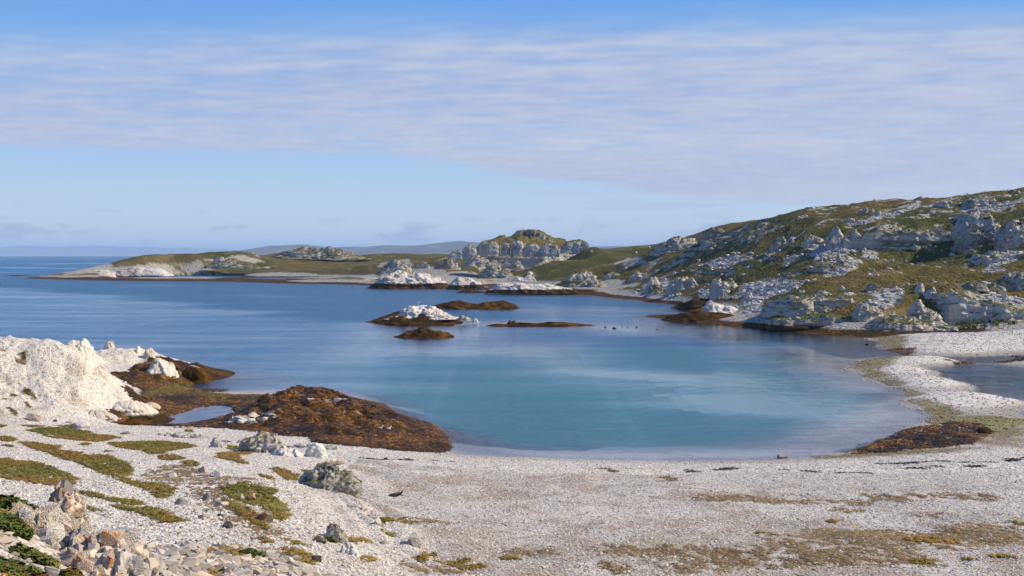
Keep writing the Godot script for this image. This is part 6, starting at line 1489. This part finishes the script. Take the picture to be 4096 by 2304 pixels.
# ---------------------------------------------------------------- the fractured outcrops by the viewer
func fractured_outcrop(label: String, s: Array, outline: Array, count: int, largest: float, orange: Array) -> void:
	var t := thing("fractured_outcrop", Vector3(s[0], s[4], s[1]), label, "outcrop")
	var body := crag_mesh("blocks", s, outline, int(absf(s[0]) * 31.0))
	part("bedrock", body, M.rock_near, t, Transform3D(Basis.IDENTITY, -t.position))
	var at: PackedVector3Array = body.surface_get_arrays(0)[Mesh.ARRAY_VERTEX]
	var out: PackedVector3Array = body.surface_get_arrays(0)[Mesh.ARRAY_NORMAL]
	var kinds := []
	for k in 9:
		kinds.append(block_mesh(700 + k, 3 + k % 5, boulder_paint(["tawny", "white", "tawny", "pink", "white", "tawny", "greywhite", "pink", "tawny"][k])))
	var lichen := block_mesh(790, 5, boulder_paint("lichen"))
	var found := []
	for k in count:
		var i := rng.randi() % at.size()
		var p := at[i]
		if out[i].z < -0.3 or p.y < s[4] + 0.1:
			continue
		var r := largest * (0.2 + 0.8 * pow(rng.randf(), 3.0))
		var kind := rng.randi() % 9
		for o in orange:
			if p.distance_to(o) < 0.5 and rng.randf() < 0.6:
				kind = 9
		found.append([r, kind, Transform3D(Basis.from_euler(Vector3(rng.randf_range(-0.5, 0.5), rng.randf() * TAU, rng.randf_range(-0.5, 0.5))).scaled(Vector3(r * rng.randf_range(0.6, 1.0), r * rng.randf_range(0.7, 1.3), r * rng.randf_range(0.6, 1.0))), p - out[i] * r * 0.5 - t.position)])
	found.sort_custom(func(a, b): return a[0] > b[0])
	kinds.append(lichen)
	var chips := PackedFloat32Array()
	for k in found.size():
		if k < 290:
			part("rock_block", kinds[found[k][1]], M.stone_face, t, found[k][2])
		else:
			put(chips, found[k][2].basis, found[k][2].origin, Color(0.95, 0.95, 0.95) * rng.randf_range(0.7, 1.1))
	if chips.size():
		scatter("rock_chips", "", "", kinds[0], M.stone, chips, t).set_meta("kind", "stuff")

func rock_pile(label: String, x: float, z: float, rx: float, rz: float, count: int, largest: float, tones: Array, turn := 0.0) -> void:
	var t := thing("rock_pile", Vector3(x, ground(x, z), z), label, "rocks")
	var kinds := []
	for k in 5:
		kinds.append(block_mesh(1200 + k * 7 + names.size(), 5 + k % 3, boulder_paint(tones[k % tones.size()]), 0.04))
	for k in count:
		var a := rng.randf() * TAU
		var r := sqrt(rng.randf())
		var lx := cos(a) * r * rx
		var lz := sin(a) * r * rz
		var px := x + lx * cos(turn) + lz * sin(turn)
		var pz := z - lx * sin(turn) + lz * cos(turn)
		var s := largest * (0.18 + 0.82 * pow(rng.randf(), 2.0)) * (1.0 - 0.55 * r)
		part("rock", kinds[rng.randi() % 5], M.stone_face, t, Transform3D(Basis.from_euler(Vector3(rng.randf_range(-0.4, 0.4), rng.randf() * TAU, rng.randf_range(-0.4, 0.4))).scaled(Vector3(s * 1.35, s * 0.75, s)), Vector3(px, ground(px, pz) + s * 0.28, pz) - t.position))

func make_things() -> void:
	for s in CRAGS:
		crag(s[0], s[1], s[2], s[3], s[4], s[5], s[6])
	clock("crags")
	# the islet with the white top, its reef
	var islet := thing("rock_islet", Vector3(-27.0, 0.0, -322.0), "white-topped islet with a brown weed skirt in the middle of the bay", "islet")
	var shift := Transform3D(Basis.IDENTITY, -islet.position)
	crag("weed_base", "", "", "", "weed", [-27.5, -323.5, 17.5, 13.0, -0.5, 3.2, 0.4, 0.25, 9.0, 1.0, 0.12], [0.1, 0.45, 0.75, 0.95, 1.0, 1.0, 0.95, 0.8, 0.55, 0.35, 0.2], islet).transform = shift
	crag("white_cap", "", "", "", "guano", [-26.0, -321.0, 10.4, 6.0, 1.2, 5.35, 0.45, 0.3, -9.0, 0.6, 0.05], [0.2, 0.5, 0.8, 1.0, 0.85, 0.9, 0.72, 0.55, 0.4, 0.15], islet).transform = shift
	crag("weed_reef", "narrow weed-covered reef trailing from the white-topped islet", "reef", "", "weed", [8.5, -308.0, 17.8, 2.4, -0.3, 1.0, 0.6, 0.2, 9.0, 0.6, 0.10], [0.9, 0.8, 0.95, 0.7, 0.85, 0.75, 0.7, 1.0, 0.95, 0.65, 0.6, 0.45, 0.3])
	crag("weed_rock", "round weed lumps on the reef near the islet", "rock", "", "weed", [0.0, -309.5, 1.7, 1.2, 0.0, 1.75, 0.5, 0.4, 9.0, 0.5, 0.0], [0.7, 1.0, 0.6, 1.0, 0.7])
	crag("rock_outcrop", "pointed grey stone at the end of the white-topped islet", "outcrop", "", "shore", [-13.8, -318.5, 2.1, 1.2, 0.8, 2.7, 0.6, 0.3, -9.0, 1.0, 0.0], [1.0, 0.8, 0.5, 0.3])
	crag("rock_outcrop", "small tan rocks beside the pointed stone on the islet", "outcrop", "", "bluff", [-10.6, -316.5, 1.1, 0.9, 0.4, 1.55, 0.6, 0.3, -9.0, 0.8, 0.0], [0.6, 1.0, 0.8])
	# the white headland
	crag("lichened_outcrop", "lichen-brown rounded knob on top of the white bluff", "outcrop", "", "bluff", [-54.3, -136.5, 3.9, 3.2, 6.4, 9.75, 0.35, 0.45, -9, 1.3, 0], [0.25, 0.65, 0.95, 1.0, 0.55])
	crag("bluff_outcrop", "crumbling white rock face on the bluff's seaward corner", "outcrop", "", "bluff", [-50.6, -134, 3.6, 3.4, 0.6, 8, 0.75, 0.35, -9, 1.3, 0.4], [1.0, 0.95, 0.75, 0.45, 0.2])
	crag("rock_ledge", "cream rock ledges stepping down from the bluff to the weed", "ledge", "", "bluff", [-45.4, -131.5, 4.3, 3.4, -0.1, 3.3, 0.55, 0.35, 0.75, 1.3, 0.2], [1.0, 0.8, 0.7, 0.5, 0.4])
	crag("rock_ledge", "banded cream rock foot with hanging weed below the bluff", "ledge", "", "bluff", [-47.6, -125.5, 4.6, 2.8, -0.1, 2.4, 0.5, 0.4, 0.8, 1.3, 0.1], [0.7, 1.0, 0.9, 0.6, 0.35])
	crag("weed_rock", "dark weed mound beside the cream dome rock", "rock", "", "weed", [-43, -123.6, 3.4, 2.4, -0.1, 1.3, 0.45, 0.4, 9, 1.3, 0], [0.6, 0.9, 1.0, 0.9])
	crag("white_spire", "broad white mound with a small dark tip at the headland's back", "outcrop", "", "bluff", [-66.5, -181, 5.2, 3.4, 1.4, 6, 0.2, 0.6, -9, 1.3, 0], [0.25, 0.45, 0.7, 1.0, 0.5, 0.3, 0.2])
	crag("white_spire", "steep white spire with a shaded face on the headland", "outcrop", "", "bluff", [-61.3, -178.5, 2.5, 2.2, 1, 5.4, 0.3, 0.55, -9, 1.3, 0], [0.25, 0.6, 1.0, 0.7])
	crag("white_spire", "lower twin white spire beside the steep one", "outcrop", "", "bluff", [-58.6, -177, 2.9, 2.2, 0.8, 4.85, 0.35, 0.5, -9, 1.3, 0], [0.4, 0.9, 1.0, 0.8, 0.6])
	crag("whaleback_rock", "big smooth white rock with a weed skirt at the headland's tip", "rock", "", "bluff", [-54.2, -170, 4.9, 4.2, -0.4, 4, 0.3, 0.45, 0.9, 1.3, 0.2], [0.5, 0.95, 1.0, 0.85, 0.55, 0.25])
	crag("weed_rock", "weed-covered shoulder of the headland's tip", "rock", "", "weed", [-49.6, -172.5, 4, 4.6, -0.5, 3.2, 0.3, 0.45, 2.4, 1.3, 0.2], [0.9, 1.0, 0.75, 0.4, 0.15])
	# rocks among the weed
	var pale := ["white", "cream", "white", "greywhite", "pink"]
	rock_pile("pile of broken white rocks on the near side of the weed rock", -29.6, -124.6, 2.9, 1.7, 70, 0.75, pale)
	rock_pile("flat white slabs showing through the weed on top of the rock", -22.0, -130.2, 2.4, 1.2, 46, 0.55, pale, 0.3)
	rock_pile("scattered white stones along the crest of the weed rock", -17.5, -132.0, 3.2, 1.2, 40, 0.3, pale, 0.3)
	rock_pile("white stones at the top end of the weed rock", -27.0, -138.5, 1.1, 0.6, 22, 0.32, pale)
	rock_pile("pale shore rocks where the gravel meets the weed", -33.9, -112.2, 2.6, 0.9, 54, 0.62, ["white", "greywhite", "cream"])
	rock_pile("grey shore rocks beside the gravel at the weed's edge", -19.8, -106.2, 2.7, 1.0, 60, 0.55, ["grey", "greywhite", "white"])
	rock_pile("rocky strip between gravel and weed", -26.5, -109.0, 3.6, 0.8, 64, 0.35, ["greywhite", "white", "grey"])
	rock_pile("small white stones in the weed near the round pool", -35.8, -120.0, 1.6, 0.7, 26, 0.28, pale)
	# stacks on the beach's edge
	crag("grassy_stack", "squat rock stack with a cap of dry grass at the top of the beach", "rock stack", "", "grassy", [-22.9, -99.5, 2.3, 1.6, 1.2, 3.7, 0.8, 0.15, -9, 0.91, 0], [0.5, 0.9, 1.0, 0.95, 0.7])
	crag("pale_outcrop", "white weathered rock below the grassy stack", "outcrop", "", "white", [-20, -97, 1.9, 1.4, 0.9, 2.9, 0.7, 0.25, -9, 0.78, 0], [0.7, 1.0, 0.9, 0.6])
	crag("pale_outcrop", "low pointed rock beside the grassy stack", "outcrop", "", "white", [-27.2, -101, 1.5, 0.9, 1.4, 3.2, 0.4, 0.4, -9, 0.78, 0], [0.6, 1.0, 0.7, 0.5])
	crag("rock_stump", "stump of white rock with a dark hollow side on the beach", "rock stack", "", "white", [-17.7, -98.5, 1.05, 0.8, 1, 3, 0.8, 0.2, -9, 0.65, 0], [0.8, 1.0, 0.95])
	crag("grey_outcrop", "rough grey outcrop at the foot of the mossy slope", "outcrop", "", "grassy", [-13.3, -78.6, 2.5, 2.3, 2, 4.75, 0.82, 0.14, -9, 0.73, 0.2], [0.5, 0.85, 1.0, 0.8, 0.5])
	crag("grey_outcrop", "long low grey rock rib running onto the beach", "outcrop", "", "white", [-11.2, -71.5, 2.9, 1.8, 2, 3.7, 0.7, 0.25, -9, 0.73, 0.35], [0.7, 0.9, 0.8, 1.0, 0.4])
	crag("grey_outcrop", "ribbed white rock between the grey outcrop and the moss", "outcrop", "", "shore", [-13.8, -68, 2.2, 1.8, 2.8, 4.9, 0.7, 0.25, -9, 0.73, 0.3], [0.7, 1.0, 0.8, 0.6, 0.3])
	crag("dark_outcrop", "dark rough rock with a green cushion beside it", "outcrop", "", "hill", [-9, -55.5, 0.8, 0.6, 4.9, 6.35, 0.6, 0.3, -9, 0.47, 0], [0.7, 1.0, 0.8, 0.5])
	crag("white_outcrop", "white rock with an orange-lichened head near the bottom edge", "outcrop", "", "white", [-7.5, -50.5, 0.95, 0.8, 4.8, 6.7, 0.5, 0.35, -9, 0.57, 0], [0.5, 1.0, 0.8, 0.45])
	boulders()
	clock("boulders")
	fractured_outcrop("fractured cream outcrop with orange lichen filling the near corner", [-10.7, -27.5, 2.4, 2.2, 9.9, 13.0, 0.72, 0.24, -9.0, 0.9, 0.25], [0.82, 0.86, 0.84, 0.92, 1.0, 0.75, 0.45], 1900, 0.34, [Vector3(-10.2, 12.9, -26.7), Vector3(-9.9, 12.5, -26.2)])
	fractured_outcrop("pile of big cream blocks at the picture's edge below the heath mat", [-12.3, -27.9, 1.5, 1.4, 10.6, 13.2, 0.8, 0.15, -9.0, 0.9, 0.0], [1.0, 1.0, 0.95, 0.8], 1000, 0.42, [])
	fractured_outcrop("small lichen-orange rock tower on the rise behind the heath mat", [-13.0, -31.6, 0.62, 0.55, 11.4, 13.3, 0.8, 0.2, -9.0, 0.7, 0.0], [0.7, 1.0, 0.85], 420, 0.2, [Vector3(-12.8, 12.9, -31.2), Vector3(-12.7, 12.4, -31.2), Vector3(-12.6, 12.7, -31.0)])
	clock("outcrops")
	shingle()
	clock("shingle")
	rubble()
	seaweed()
	clock("seaweed")
	tufts()
	shrub_mats()
	small_things()
	far_hills()
	var triangles := 0
	for o in find_children("*", "MeshInstance3D", true, false):
		for k in o.mesh.get_surface_count():
			triangles += o.mesh.surface_get_array_index_len(k) / 3
	print("triangles ", triangles)

# ---------------------------------------------------------------- driftwood, gulls, shore grass
func tube(points: Array, radii: Array, sides: int, paint: Callable) -> ArrayMesh:
	var v := PackedVector3Array()
	var c := PackedColorArray()
	var idx := PackedInt32Array()
	for k in points.size():
		var ahead: Vector3 = (points[mini(k + 1, points.size() - 1)] - points[maxi(k - 1, 0)]).normalized()
		var side := ahead.cross(Vector3.UP if absf(ahead.y) < 0.9 else Vector3.RIGHT).normalized()
		var over := side.cross(ahead)
		for i in sides:
			var a := TAU * i / sides
			var p: Vector3 = points[k] + (side * cos(a) + over * sin(a)) * radii[k]
			v.append(p)
			c.append(paint.call(p, side))
	for k in points.size() - 1:
		for i in sides:
			var a := k * sides + i
			var b := k * sides + (i + 1) % sides
			idx.append_array(PackedInt32Array([a, b, a + sides, b, b + sides, a + sides]))
	var st := SurfaceTool.new()
	st.create_from(arrays_mesh(v, PackedVector3Array(), c, PackedVector2Array(), idx), 0)
	st.generate_normals()
	return st.commit()

func small_things() -> void:
	var wood := func(p: Vector3, _d: Vector3) -> Color: return Color(0.42, 0.31, 0.23) * (1.0 + 0.5 * noise_b.get_noise_3d(p.x * 60.0, p.y * 200.0, p.z * 200.0))
	var at := Vector3(-14.9, ground(-14.9, -90.6) + 0.22, -90.6)
	var log_thing := thing("driftwood_log", at, "pale pinkish driftwood log on the gravel below the grassy stack", "driftwood")
	part("trunk", tube([Vector3(-1.0, -0.12, 0.1), Vector3(-0.98, -0.1, 0.1), Vector3(-0.3, 0.0, 0.05), Vector3(0.4, 0.12, 0.0), Vector3(0.98, 0.2, -0.06), Vector3(1.0, 0.2, -0.06)], [0.01, 0.21, 0.2, 0.18, 0.16, 0.01], 10, wood), M.stone_face, log_thing)
	part("branch_stub", tube([Vector3(0.3, 0.1, 0.0), Vector3(0.45, 0.3, 0.08), Vector3(0.5, 0.36, 0.1)], [0.07, 0.05, 0.005], 7, wood), M.stone_face, log_thing)
	var dark := func(p: Vector3, _d: Vector3) -> Color: return Color(0.09, 0.07, 0.055) * (1.0 + 0.6 * noise_b.get_noise_3d(p.x * 60.0, p.y * 160.0, p.z * 160.0))
	at = Vector3(-8.6, ground(-8.6, -80.5) + 0.1, -80.5)
	var stump := thing("driftwood_stump", at, "dark twisted driftwood stump on the beach beside the rough grey outcrop", "driftwood")
	part("trunk", tube([Vector3(-0.5, 0.0, 0.0), Vector3(-0.2, 0.06, 0.05), Vector3(0.2, 0.1, 0.0), Vector3(0.5, 0.22, -0.05)], [0.05, 0.13, 0.15, 0.04], 8, dark), M.stone_face, stump)
	for r in [[0.35, 0.5, 0.25], [0.1, 0.35, -0.2], [0.45, 0.12, 0.4]]:
		part("root", tube([Vector3(0.25, 0.1, 0.0), Vector3(0.35 + r[0] * 0.4, r[1] * 0.6, r[2] * 0.6), Vector3(0.45 + r[0] * 0.5, r[1], r[2])], [0.06, 0.04, 0.01], 6, dark), M.stone_face, stump)
	var spots := [[Vector3(-27.2, 5.75, -320.5), "gull standing on top of the white-topped islet", 0.4], [Vector3(-35.0, 0.35, -133.0), "gull standing on the weed bar beside the tidal pool", 1.2], [Vector3(-34.0, 0.35, -133.2), "second gull on the weed bar beside the tidal pool", 2.4], [Vector3(-14.2, 0.7, -118.0), "gull resting low on the weed rock, nearer the bay of two", 0.3], [Vector3(-13.3, 0.7, -118.4), "gull resting low on the weed rock, nearer the islets of two", 0.8]]
	for s in spots:
		var p: Vector3 = s[0]
		if p.z > -200.0:
			p.y = ground(p.x, p.z) + 0.05
		var g := thing("gull", p, s[1], "gull", "gulls")
		g.rotation.y = s[2]
		var body := func(q: Vector3, _d: Vector3) -> Color: return Color(0.75, 0.75, 0.75) if q.y < 0.27 or q.x > 0.12 else Color(0.34, 0.36, 0.38)
		part("body", tube([Vector3(-0.34, 0.22, 0), Vector3(-0.22, 0.22, 0), Vector3(-0.05, 0.21, 0), Vector3(0.12, 0.24, 0), Vector3(0.17, 0.32, 0), Vector3(0.19, 0.40, 0), Vector3(0.22, 0.44, 0), Vector3(0.27, 0.44, 0), Vector3(0.30, 0.43, 0)], [0.01, 0.05, 0.11, 0.10, 0.06, 0.05, 0.055, 0.045, 0.01], 10, body), M.stone, g)
		part("beak", tube([Vector3(0.28, 0.43, 0), Vector3(0.34, 0.415, 0)], [0.016, 0.004], 6, func(_q, _d): return Color(0.5, 0.32, 0.03)), M.stone, g)
		for side in [-1.0, 1.0]:
			part("wing", tube([Vector3(0.1, 0.28, 0.085 * side), Vector3(-0.1, 0.27, 0.10 * side), Vector3(-0.38, 0.24, 0.03 * side)], [0.03, 0.05, 0.008], 7, func(_q, _d): return Color(0.33, 0.35, 0.37)), M.stone, g)
			part("leg", tube([Vector3(0.0, 0.14, 0.04 * side), Vector3(0.01, -0.04, 0.04 * side)], [0.012, 0.009], 5, func(_q, _d): return Color(0.45, 0.25, 0.2)), M.stone, g)
	# lyme grass under the shaded cliff
	var blades := blade_clump(16, 0.5, 0.9, 0.05, 0.25, 33)
	var lot := PackedFloat32Array()
	for k in 420:
		var x := rng.randf_range(108.0, 136.0)
		var z := -283.0 + rng.randf_range(-3.0, 4.0)
		if noise_b.get_noise_2d(x * 6.0, z * 3.0) < 0.05:
			continue
		var s := rng.randf_range(0.5, 1.1)
		put(lot, flat_turn(Vector3(s, s, s), rng.randf() * TAU), Vector3(x, ground(x, z), z), Color(0.16, 0.20, 0.06) * rng.randf_range(0.7, 1.2))
	scatter("lyme_grass", "tufts of green lyme grass on the shingle below the shaded cliff", "grass", blades, M.blade, lot)

# ---------------------------------------------------------------- hills beyond the sound
func far_hill(called: String, label: String, x0: float, x1: float, z: float, deep: float, tops: Array, rough: float) -> void:
	var v := PackedVector3Array()
	var c := PackedColorArray()
	var idx := PackedInt32Array()
	var nx := 140
	var nz := 26
	for j in nz:
		for i in nx:
			var t := i / (nx - 1.0)
			var k := j / (nz - 1.0)
			var x := lerpf(x0, x1, t)
			var zz := z - k * deep
			var h: float = along(tops, t) * sin(pow(k, 0.6) * PI * 0.97) * (1.0 + rough * noise_b.get_noise_2d(x * 0.02, zz * 0.02)) - 4.0
			v.append(Vector3(x, h, zz))
			var n := noise_b.get_noise_2d(x * 0.05, zz * 0.05)
			c.append(Color(0.075, 0.07, 0.05).lerp(Color(0.16, 0.15, 0.12), smoothstep(-0.1, 0.4, n)))
			if i < nx - 1 and j < nz - 1:
				var a := j * nx + i
				idx.append_array(PackedInt32Array([a, a + nx, a + 1, a + 1, a + nx, a + nx + 1]))
	var st := SurfaceTool.new()
	st.create_from(arrays_mesh(v, PackedVector3Array(), c, PackedVector2Array(), idx), 0)
	st.generate_normals()
	var o := part(called, st.commit(), M.hill_far, self)
	tag(o, label, "hills", "", "structure")

func far_hills() -> void:
	far_hill("far_hills", "blue hills beyond the sound between the plain and the knoll", -3300.0, 500.0, -11000.0, 4000.0, [20, 60, 105, 118, 95, 110, 128, 132, 140, 150, 140, 120, 90], 0.35)
	far_hill("far_hills", "blue hills beyond the sound between the knoll and the tundra hill", 200.0, 3400.0, -11500.0, 4000.0, [90, 100, 110, 115, 125, 150, 185, 220, 250, 260], 0.25)
	far_hill("far_coast", "faint far coast on the sea horizon", -16500.0, -5200.0, -31000.0, 6000.0, [60, 190, 270, 250, 275, 255, 205, 220, 170, 120, 130, 110], 0.3)
